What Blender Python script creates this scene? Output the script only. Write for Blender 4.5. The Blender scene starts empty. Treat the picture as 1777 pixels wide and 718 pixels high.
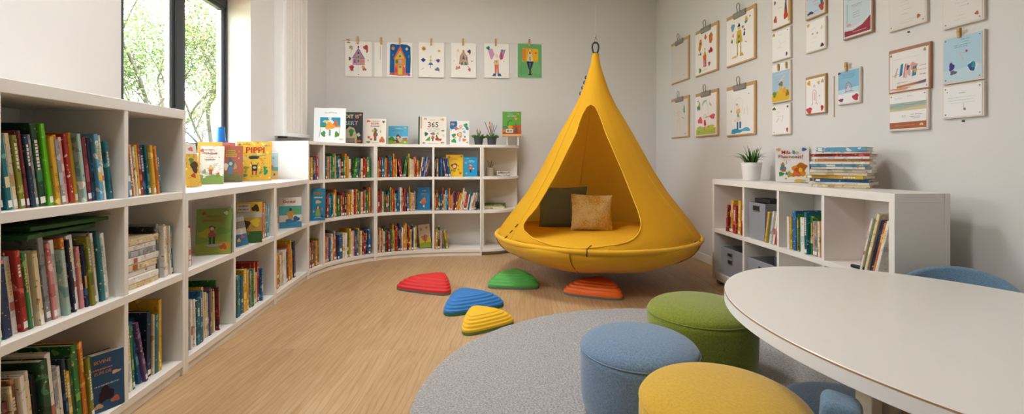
import bpy, bmesh, math, random
from mathutils import Vector, Matrix, noise
R = random.Random(7)
SC = bpy.context.scene
COL = SC.collection
PI = math.pi
H, F, CX, HY = 1.07, 803.0, 888.5, 278.0     # eye height, focal length in pixels of the 1777 wide frame, vanishing row

# ------------------------------------------------------------------ materials
FILL_E, SKY_E, EXPO, W2 = 4.5, 1.5, 3.3, (-1.5, 1.0)
def lin(h):
    h = h.lstrip('#'); out = []
    for i in (0, 2, 4):
        c = int(h[i:i+2], 16) / 255
        out.append(c/12.92 if c <= .04045 else ((c+.055)/1.055)**2.4)
    return (*out, 1)
MC = {}
def mat(hexc, rough=.5, metal=0, spec=.4, name=None):
    k = (hexc, rough, metal, spec)
    if k in MC: return MC[k]
    m = bpy.data.materials.new(name or 'paint_' + hexc.strip('#')); m.use_nodes = True
    b = m.node_tree.nodes['Principled BSDF']
    b.inputs['Base Color'].default_value = lin(hexc); b.inputs['Roughness'].default_value = rough
    b.inputs['Metallic'].default_value = metal; b.inputs['Specular IOR Level'].default_value = spec
    MC[k] = m; return m
def nd(m, t, **kw):
    n = m.node_tree.nodes.new(t)
    for k, v in kw.items(): setattr(n, k, v)
    return n
def lk(m, a, b): m.node_tree.links.new(a, b)
def ramp(m, fac, stops, interp='LINEAR'):
    r = nd(m, 'ShaderNodeValToRGB'); r.color_ramp.interpolation = interp
    e = r.color_ramp.elements
    while len(e) < len(stops): e.new(.5)
    for x, (p, c) in zip(e, stops): x.position = p; x.color = lin(c)
    lk(m, fac, r.inputs[0]); return r.outputs[0]
def cover_mat(hexc, accents, amount=.38):
    """printed cover: the base colour with blotches of two accent inks, a different crop for each book"""
    k = ('cov', hexc, accents, amount)
    if k in MC: return MC[k]
    m = mat(hexc, .42, 0, .4, 'cover_' + hexc.strip('#') + '_' + accents[0].strip('#'))
    MC.pop((hexc, .42, 0, .4))
    b = m.node_tree.nodes['Principled BSDF']
    tc = nd(m, 'ShaderNodeTexCoord'); oi = nd(m, 'ShaderNodeObjectInfo')
    mul = nd(m, 'ShaderNodeMath', operation='MULTIPLY'); mul.inputs[1].default_value = 37
    lk(m, oi.outputs['Random'], mul.inputs[0])
    add = nd(m, 'ShaderNodeVectorMath', operation='ADD')
    lk(m, tc.outputs['Object'], add.inputs[0]); lk(m, mul.outputs[0], add.inputs[1])
    n1 = nd(m, 'ShaderNodeTexNoise'); n1.inputs['Scale'].default_value = 26; n1.inputs['Detail'].default_value = 1
    n2 = nd(m, 'ShaderNodeTexNoise'); n2.inputs['Scale'].default_value = 90; n2.inputs['Detail'].default_value = 0
    lk(m, add.outputs[0], n1.inputs['Vector']); lk(m, add.outputs[0], n2.inputs['Vector'])
    c1 = ramp(m, n1.outputs[0], [(0, accents[0]), (.36, hexc), (.66, accents[1])], 'CONSTANT')
    mx = nd(m, 'ShaderNodeMix', data_type='RGBA')
    f = ramp(m, n2.outputs[0], [(0, '#000000'), (.77, '#ffffff')], 'CONSTANT')
    lk(m, f, mx.inputs[0]); lk(m, c1, mx.inputs[6]); mx.inputs[7].default_value = lin(accents[2])
    lk(m, mx.outputs[2], b.inputs['Base Color'])
    MC[k] = m; return m
def bump(m, scale, dist, strength=.5, detail=2, coord='Object', vec=None, kind='noise'):
    b = m.node_tree.nodes['Principled BSDF']
    tc = nd(m, 'ShaderNodeTexCoord')
    n = nd(m, 'ShaderNodeTexNoise' if kind == 'noise' else 'ShaderNodeTexVoronoi'); n.inputs['Scale'].default_value = scale
    if kind == 'noise': n.inputs['Detail'].default_value = detail
    if vec:
        mp = nd(m, 'ShaderNodeMapping'); mp.inputs['Scale'].default_value = vec
        lk(m, tc.outputs[coord], mp.inputs[0]); lk(m, mp.outputs[0], n.inputs['Vector'])
    else: lk(m, tc.outputs[coord], n.inputs['Vector'])
    bp = nd(m, 'ShaderNodeBump'); bp.inputs['Distance'].default_value = dist; bp.inputs['Strength'].default_value = strength
    lk(m, n.outputs[0], bp.inputs['Height']); lk(m, bp.outputs[0], b.inputs['Normal'])
    return n
def fabric(name, c1, c2, scale=220, rough=.95, b=.0012, sheen=.25, soft=3):
    m = mat(c1, rough, 0, .15, name); MC.pop((c1, rough, 0, .15))
    bs = m.node_tree.nodes['Principled BSDF']
    tc = nd(m, 'ShaderNodeTexCoord'); n = nd(m, 'ShaderNodeTexNoise'); n.inputs['Scale'].default_value = scale; n.inputs['Detail'].default_value = soft
    lk(m, tc.outputs['Object'], n.inputs['Vector'])
    lk(m, ramp(m, n.outputs[0], [(.32, c1), (.68, c2)]), bs.inputs['Base Color'])
    bs.inputs['Sheen Weight'].default_value = sheen
    bp = nd(m, 'ShaderNodeBump'); bp.inputs['Distance'].default_value = b; bp.inputs['Strength'].default_value = .8
    lk(m, n.outputs[0], bp.inputs['Height']); lk(m, bp.outputs[0], bs.inputs['Normal'])
    return m

WALL = mat('#dad8d6', .9, 0, .2, 'wall_plaster'); bump(WALL, 90, .001, .25, 4)
CEIL = mat('#efedea', .9, 0, .2, 'ceiling_paint')
TRIM = mat('#eceae6', .5, 0, .4, 'trim_paint')
BOARD = mat('#e9e6e1', .42, 0, .4, 'white_melamine')
BOARD2 = mat('#efeff0', .4, 0, .4, 'white_lacquer')
PAPER = mat('#f1eeea', .85, 0, .2, 'drawing_paper')
PAGES = mat('#e7dfcf', .9, 0, .1, 'page_edges')
WOOD = mat('#c79f6c', .55, 0, .3, 'clipboard_wood')
STEEL = mat('#9b9890', .4, .35, .5, 'brushed_steel')
DARK = mat('#23262a', .5, 0, .4, 'dark_plastic')
FRAME = mat('#3b3f45', .45, .3, .4, 'window_frame_grey')

FLOOR = mat('#b98f63', .42, 0, .35, 'oak_planks')
def floor_nodes(m):
    b = m.node_tree.nodes['Principled BSDF']
    tc = nd(m, 'ShaderNodeTexCoord')
    mp = nd(m, 'ShaderNodeMapping'); mp.inputs['Rotation'].default_value = (0, 0, R_(91))
    lk(m, tc.outputs['Object'], mp.inputs[0])
    br = nd(m, 'ShaderNodeTexBrick', offset=.37, offset_frequency=2)
    br.inputs['Scale'].default_value = 1; br.inputs['Brick Width'].default_value = 1.9; br.inputs['Row Height'].default_value = .235
    br.inputs['Mortar Size'].default_value = .0012; br.inputs['Mortar Smooth'].default_value = .3; br.inputs['Bias'].default_value = 0
    br.inputs['Color1'].default_value = (0, 0, 0, 1); br.inputs['Color2'].default_value = (1, 1, 1, 1); br.inputs['Mortar'].default_value = (.5, .5, .5, 1)
    lk(m, mp.outputs[0], br.inputs['Vector'])
    # grain stretched along the plank, shifted for each plank
    sh = nd(m, 'ShaderNodeVectorMath', operation='MULTIPLY_ADD')
    lk(m, br.outputs['Color'], sh.inputs[0]); sh.inputs[1].default_value = (7, 3, 0); lk(m, mp.outputs[0], sh.inputs[2])
    g = nd(m, 'ShaderNodeMapping'); g.inputs['Scale'].default_value = (1.1, 9, 1); lk(m, sh.outputs[0], g.inputs[0])
    n1 = nd(m, 'ShaderNodeTexNoise'); n1.inputs['Scale'].default_value = 2.2; n1.inputs['Detail'].default_value = 8; n1.inputs['Distortion'].default_value = 1.2
    n1.inputs['Roughness'].default_value = .62
    lk(m, g.outputs[0], n1.inputs['Vector'])
    g2 = nd(m, 'ShaderNodeMapping'); g2.inputs['Scale'].default_value = (2.5, 75, 1); lk(m, sh.outputs[0], g2.inputs[0])
    n2 = nd(m, 'ShaderNodeTexNoise'); n2.inputs['Scale'].default_value = 2; n2.inputs['Detail'].default_value = 3; lk(m, g2.outputs[0], n2.inputs['Vector'])
    wv = nd(m, 'ShaderNodeTexWave', wave_type='BANDS', bands_direction='Y'); wv.inputs['Scale'].default_value = 5; wv.inputs['Distortion'].default_value = 9
    wv.inputs['Detail'].default_value = 2; wv.inputs['Detail Scale'].default_value = .7
    g3 = nd(m, 'ShaderNodeMapping'); g3.inputs['Scale'].default_value = (.5, 2.2, 1); lk(m, sh.outputs[0], g3.inputs[0]); lk(m, g3.outputs[0], wv.inputs['Vector'])
    base = ramp(m, n1.outputs[0], [(.25, '#b08f67'), (.45, '#bc9c75'), (.62, '#c3a57f'), (.8, '#cdb18c')])
    mx = nd(m, 'ShaderNodeMix', data_type='RGBA', blend_type='MULTIPLY'); mx.inputs[0].default_value = .5
    lk(m, base, mx.inputs[6]); lk(m, ramp(m, n2.outputs[0], [(.3, '#ece3d9'), (.6, '#ffffff')]), mx.inputs[7])
    mw = nd(m, 'ShaderNodeMix', data_type='RGBA', blend_type='MULTIPLY'); mw.inputs[0].default_value = .35
    lk(m, mx.outputs[2], mw.inputs[6]); lk(m, ramp(m, wv.outputs[0], [(0, '#d0bba5'), (.22, '#ffffff'), (1, '#ffffff')]), mw.inputs[7])
    mp2 = nd(m, 'ShaderNodeMix', data_type='RGBA', blend_type='MULTIPLY'); mp2.inputs[0].default_value = 1
    lk(m, mw.outputs[2], mp2.inputs[6]); lk(m, ramp(m, br.outputs['Color'], [(0, '#f2ede8'), (1, '#ffffff')]), mp2.inputs[7])
    dk = nd(m, 'ShaderNodeMix', data_type='RGBA'); lk(m, br.outputs['Fac'], dk.inputs[0])
    lk(m, mp2.outputs[2], dk.inputs[6]); dk.inputs[7].default_value = lin('#a3825f')
    lk(m, dk.outputs[2], b.inputs['Base Color'])
def R_(d): return math.radians(d)
floor_nodes(FLOOR)

# ------------------------------------------------------------------ mesh builder
class MB:
    def __init__(s): s.v = []; s.f = []; s.mi = []; s.m = []
    def mid(s, m):
        if m not in s.m: s.m.append(m)
        return s.m.index(m)
    def add(s, vs, fs, m):
        o = len(s.v); k = s.mid(m)
        s.v += [tuple(x) for x in vs]
        for f in fs: s.f.append([o+i for i in f]); s.mi.append(k)
        return s
    def box(s, x0, x1, y0, y1, z0, z1, m):
        v = [(x, y, z) for z in (z0, z1) for y in (y0, y1) for x in (x0, x1)]
        return s.add(v, [(0, 2, 3, 1), (4, 5, 7, 6), (0, 1, 5, 4), (2, 6, 7, 3), (0, 4, 6, 2), (1, 3, 7, 5)], m)
    def prism(s, pts, z0, z1, m):
        n = len(pts)
        v = [(x, y, z0) for x, y in pts] + [(x, y, z1) for x, y in pts]
        f = [list(range(n))[::-1], list(range(n, 2*n))] + [(i, (i+1) % n, n+(i+1) % n, n+i) for i in range(n)]
        return s.add(v, f, m)
    def poly(s, pts, m): return s.add(pts, [list(range(len(pts)))], m)
    def lathe(s, prof, m, seg=32, c=(0, 0), close=False, sx=1, sy=1):
        v = []; f = []
        for r, z in prof:
            for i in range(seg):
                a = 2*PI*i/seg; v.append((c[0]+r*sx*math.cos(a), c[1]+r*sy*math.sin(a), z))
        for j in range(len(prof)-1):
            for i in range(seg): f.append((j*seg+i, j*seg+(i+1) % seg, (j+1)*seg+(i+1) % seg, (j+1)*seg+i))
        if prof[0][0] > 1e-6: f.append(list(range(seg))[::-1])
        if prof[-1][0] > 1e-6 : f.append(list(range((len(prof)-1)*seg, len(prof)*seg)))
        return s.add(v, f, m)
    def tube(s, path, r, m, seg=8, closed=False):
        path = [Vector(p) for p in path]; n = len(path); v = []; f = []
        rr = r if isinstance(r, (list, tuple)) else [r]*n
        nrm = None
        for i, p in enumerate(path):
            a = path[(i-1) % n] if (i > 0 or closed) else p
            b = path[(i+1) % n] if (i < n-1 or closed) else p
            t = (b-a).normalized()
            if nrm is None: nrm = t.orthogonal().normalized()
            nrm = (nrm - t*nrm.dot(t)); nrm = nrm.normalized() if nrm.length > 1e-6 else t.orthogonal().normalized()
            bi = t.cross(nrm)
            for k in range(seg):
                q = 2*PI*k/seg; v.append(p + rr[i]*(math.cos(q)*nrm + math.sin(q)*bi))
        for i in range(n if closed else n-1):
            j = (i+1) % n
            for k in range(seg): f.append((i*seg+k, i*seg+(k+1) % seg, j*seg+(k+1) % seg, j*seg+k))
        if not closed: f += [list(range(seg))[::-1], list(range((n-1)*seg, n*seg))]
        return s.add(v, f, m)
    def merge(s, q):
        o = len(s.v); s.v += list(q.v)
        for f, mi in zip(q.f, q.mi): s.f.append([o+i for i in f]); s.mi.append(s.mid(q.m[mi]))
        return s
    def build(s, name, parent=None, M=None, smooth=False, bevel=0, seg=2, subsurf=0, keep=False, weld=False):
        me = bpy.data.meshes.new(name); me.from_pydata(s.v, [], s.f)
        for m in s.m: me.materials.append(m)
        me.polygons.foreach_set('material_index', s.mi)
        if not keep:
            bm = bmesh.new(); bm.from_mesh(me)
            if weld: bmesh.ops.remove_doubles(bm, verts=bm.verts, dist=1e-5)
            bmesh.ops.recalc_face_normals(bm, faces=bm.faces); bm.to_mesh(me); bm.free()
        if smooth:
            me.polygons.foreach_set('use_smooth', [True]*len(me.polygons))
            if smooth == 'auto': me.set_sharp_from_angle(angle=R_(40))
        o = bpy.data.objects.new(name, me); COL.objects.link(o)
        if parent: o.parent = parent
        if M is not None: o.matrix_local = M
        if bevel:
            b = o.modifiers.new('soft_edges', 'BEVEL'); b.width = bevel; b.segments = seg; b.limit_method = 'ANGLE'; b.angle_limit = R_(50)
        if subsurf:
            b = o.modifiers.new('smooth', 'SUBSURF'); b.levels = subsurf; b.render_levels = subsurf
        return o
LABELS = {}
def tag(o, label, cat, group=None, kind=None):
    o['label'] = label; o['category'] = cat
    if group: o['group'] = group
    if kind: o['kind'] = kind
    n = len(label.replace(',', ' ').split())
    if not 4 <= n <= 16: print('LABEL LENGTH', n, label)
    if label in LABELS: print('LABEL TWICE', label)
    LABELS[label] = o; return o
def thing(name, label, cat, M=None, group=None):
    o = bpy.data.objects.new(name, None); COL.objects.link(o); o.empty_display_size = .05
    if M is not None: o.matrix_world = M
    return tag(o, label, cat, group)
def struct(o): o['kind'] = 'structure'; return o
def T(x, y, z=0): return Matrix.Translation((x, y, z))
def RZ(a): return Matrix.Rotation(a, 4, 'Z')
def basis(p, x, y, z):
    M = Matrix.Identity(4)
    for i, a in enumerate((x, y, z)):
        a = Vector(a).normalized()
        for k in range(3): M[k][i] = a[k]
    M.translation = Vector(p); return M
def pt(px, py, d): return Vector(((px-CX)/F*d, d, H-(py-HY)/F*d))
def ray(px): return (px-CX)/F

# ------------------------------------------------------------------ room lines in plan
def wallR_d(px): return 2.604/(ray(px)+.1154)
def wallR_x(d): return 2.604-.1154*d
def wallB_d(px): return 5.773/(1-.1722*ray(px))
def front_x(d): return -1.39-.107*d
CORNER_BL = (-2.165, 5.400); CORNER_BR = (1.90, 6.10)
WA0 = (-1.8494+.0, 0)      # the wall beside the bookcases: X = -1.85 - .107 d
def wallA_x(d): return -1.85-.107*d

# polyline with arc length
class Curve:
    def __init__(s, pts, smooth=False):
        if smooth:
            P = [Vector((2*pts[0][0]-pts[1][0], 2*pts[0][1]-pts[1][1]))] + [Vector(p) for p in pts] + [Vector((2*pts[-1][0]-pts[-2][0], 2*pts[-1][1]-pts[-2][1]))]
            q = []
            for i in range(1, len(P)-2):
                for k in range(10):
                    t = k/10; a, b, c, d = P[i-1], P[i], P[i+1], P[i+2]
                    q.append(.5*((2*b)+(c-a)*t+(2*a-5*b+4*c-d)*t*t+(3*b-a-3*c+d)*t**3))
            q.append(P[-2]); s.p = q
        else: s.p = [Vector(p) for p in pts]
        s.l = [0]
        for a, b in zip(s.p, s.p[1:]): s.l.append(s.l[-1]+(b-a).length)
        s.L = s.l[-1]
    def at(s, x):
        x = min(max(x, 0), s.L); i = 0
        while i < len(s.l)-2 and s.l[i+1] < x: i += 1
        t = (x-s.l[i])/(s.l[i+1]-s.l[i])
        def tan(k):
            a, b = s.p[max(k-1, 0)], s.p[min(k+1, len(s.p)-1)]; return (b-a).normalized()
        tg = (tan(i)*(1-t)+tan(i+1)*t).normalized()
        return s.p[i].lerp(s.p[i+1], t), tg, Vector((-tg.y, tg.x))
    def off(s, x, o): p, t, n = s.at(x); return p+n*o
    def s_at_px(s, px):
        r = ray(px); best = min(range(2001), key=lambda k: abs((lambda q: q.x/q.y-r)(s.at(s.L*k/2000)[0]))); return s.L*best/2000
def slab(mb, c, s0, s1, f, b, z0, z1, m):
    n = max(1, int((s1-s0)/.05)) if len(c.p) > 2 else 1
    A = [c.off(s0+(s1-s0)*i/n, f) for i in range(n+1)]; B = [c.off(s0+(s1-s0)*i/n, b) for i in range(n+1)]
    v = []; fs = []
    for a, q in zip(A, B): v += [(a.x, a.y, z0), (q.x, q.y, z0), (q.x, q.y, z1), (a.x, a.y, z1)]
    for i in range(n):
        o, p = 4*i, 4*i+4
        for k in range(4): fs.append((o+k, o+(k+1) % 4, p+(k+1) % 4, p+k))
    fs += [(0, 1, 2, 3), (4*n, 4*n+3, 4*n+2, 4*n+1)]
    mb.add(v, fs, m)
# ================================================================== THE ROOM
kA = math.hypot(.107, 1); tA = Vector((-.107, 1))/kA; nA = Vector((1, .107))/kA       # along the window wall, and into the room
def A(d, o): p = Vector((wallA_x(d), d)) - nA*o; return (p.x, p.y)                     # a point of the window wall, o metres outwards
REAR = -4.0
mb = MB(); mb.box(-6, 6, REAR-.4, 8, -.12, 0, FLOOR); struct(mb.build('floor'))
mb = MB(); mb.box(-3.2, 3.4, REAR-.2, 6.6, 3.3, 3.4, CEIL); struct(mb.build('ceiling'))
TH = .28; Z0, Z1 = 1.10, 2.46
mb = MB()
def seg(d0, d1, z0, z1, o0=0, o1=0): mb.prism([A(d0, 0), A(d1, 0), A(d1+o1, TH), A(d0+o0, TH)], z0, z1, WALL)
seg(REAR-.2, 2.507, 0, 3.3, 0, .24)
seg(2.507, 4.04, 0, Z0, .24, 0); seg(2.507, 4.04, Z1, 3.3, .24, 0)
q = A(4.04, 0); q2 = A(4.04, TH)
mb.prism([q, CORNER_BL, (CORNER_BL[0]-.35, CORNER_BL[1]+.02), q2], 0, 3.3, WALL)
struct(mb.build('wall_left'))
def wall(name, a, b, th=.12):
    a, b = Vector(a), Vector(b); t = (b-a).normalized(); n = Vector((-t.y, t.x))
    a = a-t*.15; b = b+t*.15
    m = MB(); m.prism([tuple(a), tuple(b), tuple(b+n*th), tuple(a+n*th)], 0, 3.3, WALL); return struct(m.build(name))
wall('wall_back', CORNER_BL, CORNER_BR)
wall('wall_right', CORNER_BR, (wallR_x(REAR), REAR))
wall('wall_rear', (wallR_x(REAR), REAR), (wallA_x(REAR), REAR))
def skirting(name, a, b):
    a, b = Vector(a), Vector(b); t = (b-a).normalized(); n = Vector((-t.y, t.x))
    m = MB(); m.prism([tuple(a), tuple(b), tuple(b-n*.014), tuple(a-n*.014)], 0, .085, TRIM); struct(m.build(name, bevel=.004))
skirting('baseboard_back', CORNER_BL, CORNER_BR)
skirting('baseboard_right', (CORNER_BR[0]-.01, CORNER_BR[1]), (wallR_x(REAR)-.01, REAR))

# the window: grey frame, two sashes, glass
GLASS = bpy.data.materials.new('window_glass'); GLASS.use_nodes = True
nt = GLASS.node_tree; nt.nodes.remove(nt.nodes['Principled BSDF'])
tr = nt.nodes.new('ShaderNodeBsdfTransparent'); gl = nt.nodes.new('ShaderNodeBsdfGlossy'); gl.inputs['Roughness'].default_value = .02
tr.inputs[0].default_value = (.96, .98, .97, 1)
mx = nt.nodes.new('ShaderNodeMixShader')
mx.inputs[0].default_value = .05; nt.links.new(tr.outputs[0], mx.inputs[1]); nt.links.new(gl.outputs[0], mx.inputs[2])
nt.links.new(mx.outputs[0], nt.nodes['Material Output'].inputs[0])
EDGE_GLINT = mat('#c9cdd0', .3, .2, .5, 'edge_reflection')  # white reflection along the glass edge, put into the colour of thin strips
def window(name, da, db, z0, z1, mull):
    root = bpy.data.objects.new(name, None); COL.objects.link(root); struct(root)
    o0, o1 = .19, .26
    def bar(m, a, b, za, zb, oo0=o0, oo1=o1, mt=FRAME): m.prism([A(a, oo0), A(b, oo0), A(b, oo1), A(a, oo1)], za, zb, mt)
    m = MB(); w = .075
    bar(m, da, da+w, z0, z1); bar(m, db-w, db, z0, z1); bar(m, da+w, db-w, z0, z0+w); bar(m, da+w, db-w, z1-w, z1)
    for k in mull: bar(m, k-.05, k+.05, z0+w, z1-w)
    m.build('window_frame', root, bevel=.004)
    edges = [da+w] + [e for k in mull for e in (k-.05, k+.05)] + [db-w]
    for i in range(0, len(edges), 2):
        a, b = edges[i], edges[i+1]; e = .03
        s = MB(); g = (.2, .245)
        for x in ((a, a+e), (b-e, b)): bar(s, x[0], x[1], z0+w, z1-w, *g)
        bar(s, a+e, b-e, z0+w, z0+w+e, *g); bar(s, a+e, b-e, z1-w-e, z1-w, *g)
        f = .012
        for x in ((a+e, a+e+f), (b-e-f, b-e)): bar(s, x[0], x[1], z0+w+e, z1-w-e, .21, .24, EDGE_GLINT)
        s.build('sash', root, bevel=.003)
        p = MB(); bar(p, a+e, b-e, z0+w+e, z1-w-e, .222, .226, GLASS); p.build('pane', root)
    return root
window('window_1', 2.72, 4.09, Z0, Z1, (3.365,))
m = MB(); m.prism([A(2.60, -.0), A(4.04, -.0), A(4.04, .19), A(2.74, .19)], Z0-.001, Z0+.022, BOARD2); struct(m.build('trim_1', bevel=.004))
def portal(name, da, db, z0, z1):
    l = bpy.data.lights.new(name, 'AREA'); l.shape = 'RECTANGLE'; l.size = (db-da)*kA; l.size_y = z1-z0; l.cycles.is_portal = True
    o = bpy.data.objects.new(name, l); COL.objects.link(o)
    x, y = A((da+db)/2, .18); zax = Vector((-nA.x, -nA.y, 0))          # lamps shine along -Z
    o.matrix_world = basis((x, y, (z0+z1)/2), Vector((tA.x, tA.y, 0)), zax.cross(Vector((tA.x, tA.y, 0))), zax)
portal('daylight', 2.76, 4.04, Z0, Z1)

# added fill panels on the unseen ceiling, to brighten the room
LAMP = bpy.data.materials.new('fill_glow'); LAMP.use_nodes = True
b = LAMP.node_tree.nodes['Principled BSDF']; b.inputs['Emission Color'].default_value = (1, .985, .965, 1); b.inputs['Emission Strength'].default_value = FILL_E
def add_fill_panel(x, y, label):
    r = thing('fill_panel', label, 'fill light', T(x, y, 3.3))
    m = MB(); m.box(-.32, .32, -.32, .32, -.05, -.001, BOARD2); m.build('fill_frame', r, bevel=.006)
    m = MB(); m.box(-.29, .29, -.29, .29, -.056, -.05, LAMP); m.build('fill_face', r)
add_fill_panel(-1.2, 1.35, 'square white fill panel near the window, added and unseen')
add_fill_panel(-.25, 3.5, 'square white fill panel above the stepping stones, added and unseen')

# ================================================================== BOOKCASES
LEFT = Curve([(front_x(.93), .93), (front_x(4.17), 4.17)])
def sL(d): return (d-.93)*kA
TURN = Curve([(-1.836, 4.17), (-1.78, 4.47), (-1.64, 4.73), (-1.45, 4.93), (-1.2, 5.07), (-.82, 5.165), (-.34, 5.2)], True)
RIGHT = Curve([(2.043-.0667*4.09, 4.09), (2.043-.0667*2.286, 2.286)])
def sR(d): return (4.09-d)*math.hypot(.0667, 1)
sT = TURN.s_at_px
def bookcase(name, label, c, s0, s1, depth, levels, divs, th=.032, pt_=.02, top_back=None, top_th=None, group=None, base=0, topf=0):
    root = thing(name, label, 'bookcase', None, group)
    zt = levels[-1]; tt = top_th or th
    for a, b in ((s0+.0005, s0+pt_), (s1-pt_, s1-.0005)):
        m = MB(); slab(m, c, a, b, 0, depth, base, zt-tt, BOARD); m.build('side_panel', root, bevel=.0015)
    m = MB(); slab(m, c, s0+pt_, s1-pt_, depth-.008, depth, .03, zt-tt, BOARD); m.build('back_panel', root)
    for i, z in enumerate(levels[:-1]):
        m = MB(); slab(m, c, s0+pt_, s1-pt_, .001, depth-.008, z-th, z, BOARD); m.build('bottom_board' if i == 0 else 'shelf', root, bevel=.0015)
    for dv in divs:
        for i in range(len(levels)-1):
            lo, hi = levels[i], levels[i+1]-(tt if i == len(levels)-2 else th)
            m = MB(); slab(m, c, dv-.0115, dv+.0115, .002, depth-.008, lo, hi, BOARD); m.build('divider', root, bevel=.0012)
    m = MB(); slab(m, c, s0+.0005, s1-.0005, -topf, top_back or depth, zt-tt, zt, BOARD); m.build('top_board', root, bevel=.002)
    m = MB(); slab(m, c, s0+pt_, s1-pt_, .012, .03, base, levels[0]-th, BOARD); m.build('plinth', root)
    return root
DV = {'W0': 1.385, 'W1': 1.917}
bookcase('bookcase', 'tall white bookcase of open bays under the window\'s near edge', LEFT, 0, sL(2.325), .40, [.075, .51, .912, 1.32], [sL(1.385), sL(1.917)], .034, .024, top_th=.045)
bookcase('bookcase', 'low white two-bay bookcase beside the tall bookcase, picture books on top', LEFT, sL(2.325), sL(3.44), .40, [.075, .51, .905], [sL(2.83)], .034, .022, top_back=.45, top_th=.04)
bookcase('bookcase', 'low white one-bay bookcase next to the raised curved bookcase', LEFT, sL(3.44), sL(4.17)-.002, .40, [.075, .505, .90], [], .034, .022, top_back=.45, top_th=.04)
SB = sT(652)
bookcase('bookcase', 'curved white bookcase in the corner, two large picture books on top', TURN, 0, SB, .40, [.075, .505, .885, 1.245], [sT(563)], .03, .018)
bookcase('bookcase', 'white bookcase along the back wall carrying the pencil pots', TURN, SB, TURN.L, .40, [.07, .505, .885, 1.245], [sT(752)], .03, .02)
# rounded end shelf
root = thing('corner_shelf', 'white quarter-round end shelf between the back bookcase and yellow tent', 'shelf')
E0 = TURN.at(TURN.L)[0]; ex, ey = E0.x+.002, E0.y+.41
def quarter(rx, ry, x0=ex, y0=ey): return [(x0, y0)] + [(x0+rx*math.sin(a), y0-ry*math.cos(a)) for a in [PI/2*i/16 for i in range(17)]]
for z, nm in ((.07, 'shelf'), (.505, 'shelf'), (.885, 'shelf'), (1.245, 'shelf')):
    m = MB(); m.prism(quarter(.42, .405), z-.03, z, BOARD); m.build(nm, root, bevel=.002)
m = MB(); m.box(ex, ex+.018, ey-.40, ey-.012, .07, 1.215, BOARD); m.build('side_panel', root)
m = MB(); m.box(ex+.018, ex+.40, ey-.012, ey, .07, 1.215, BOARD); m.build('back_panel', root)
m = MB(); m.prism(quarter(.375, .36), 0, .04, mat('#a9a6a1', .35, .5, .5, 'metal_plinth')); m.build('plinth', root)

CABD = .295
root = bookcase('storage_cabinet', 'white cube storage cabinet along the wall of framed cards, plant on top', RIGHT, 0, RIGHT.L, .265, [.10, .474, .905], [sR(3.61), sR(3.19), sR(2.77)], .032, .034, top_th=.045, top_back=.265, base=.03)
root['category'] = 'cabinet'
m = MB(); slab(m, RIGHT, 0, RIGHT.L, .2655, CABD, .03, .905, BOARD); m.build('back_batten', root, bevel=.002)
for sa_, z_ in ((.02, 0), (.9, 0), (1.2, .02), (RIGHT.L-.06, .02)):
    for f_ in (.03, .2): m = MB(); slab(m, RIGHT, sa_, sa_+.04, f_, f_+.04, z_, .068 if .1 < sa_ < 1.5 else .0305, STEEL); m.build('foot', root)

# hanging blind panel on the wall past the window
tB = Vector((CORNER_BL[0]-A(4.04, 0)[0], CORNER_BL[1]-4.04)).normalized(); nB = Vector((tB.y, -tB.x))
def B(d, o): t = (d-4.04)/(5.4-4.04); p = Vector(A(4.04, 0)).lerp(Vector(CORNER_BL), t)+nB*o; return (p.x, p.y)
BLIND = fabric('blind_cloth', '#dcd8d2', '#e6e3de', 160, .9, .0005, 0)
root = thing('window_blind', 'white fabric panel blind hanging on the wall beside the window', 'blind')
m = MB(); N = 40; d0, d1 = 4.41, 4.83
front = [B(d0+(d1-d0)*i/N, .095+.006*math.sin(i*.9)+.004*math.sin(i*2.3)) for i in range(N+1)]
back = [B(d1-(d1-d0)*i/6, .07) for i in range(7)]
m.prism(front+back, 1.335, 2.78, BLIND); m.build('cloth_panel', root, smooth='auto')
m = MB(); m.prism([B(4.375, .0), B(4.375, .10), B(4.41, .108), B(4.41, .0)], 1.30, 2.80, BOARD2); m.build('side_frame', root, bevel=.003)
m = MB(); m.prism([B(4.41, .06), B(4.41, .108), B(4.835, .108), B(4.835, .06)], 1.30, 1.335, BOARD2); m.build('bottom_rail', root, bevel=.003)
m = MB(); m.prism([B(4.41, .0), B(4.41, .108), B(4.835, .108), B(4.835, .0)], 2.78, 2.82, BOARD2); m.build('top_rail', root, bevel=.003)
m = MB(); m.prism([B(4.44, .0), B(4.44, .07), B(4.49, .07), B(4.49, .0)], 1.285, 1.32, DARK); m.build('bracket', root)

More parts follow.
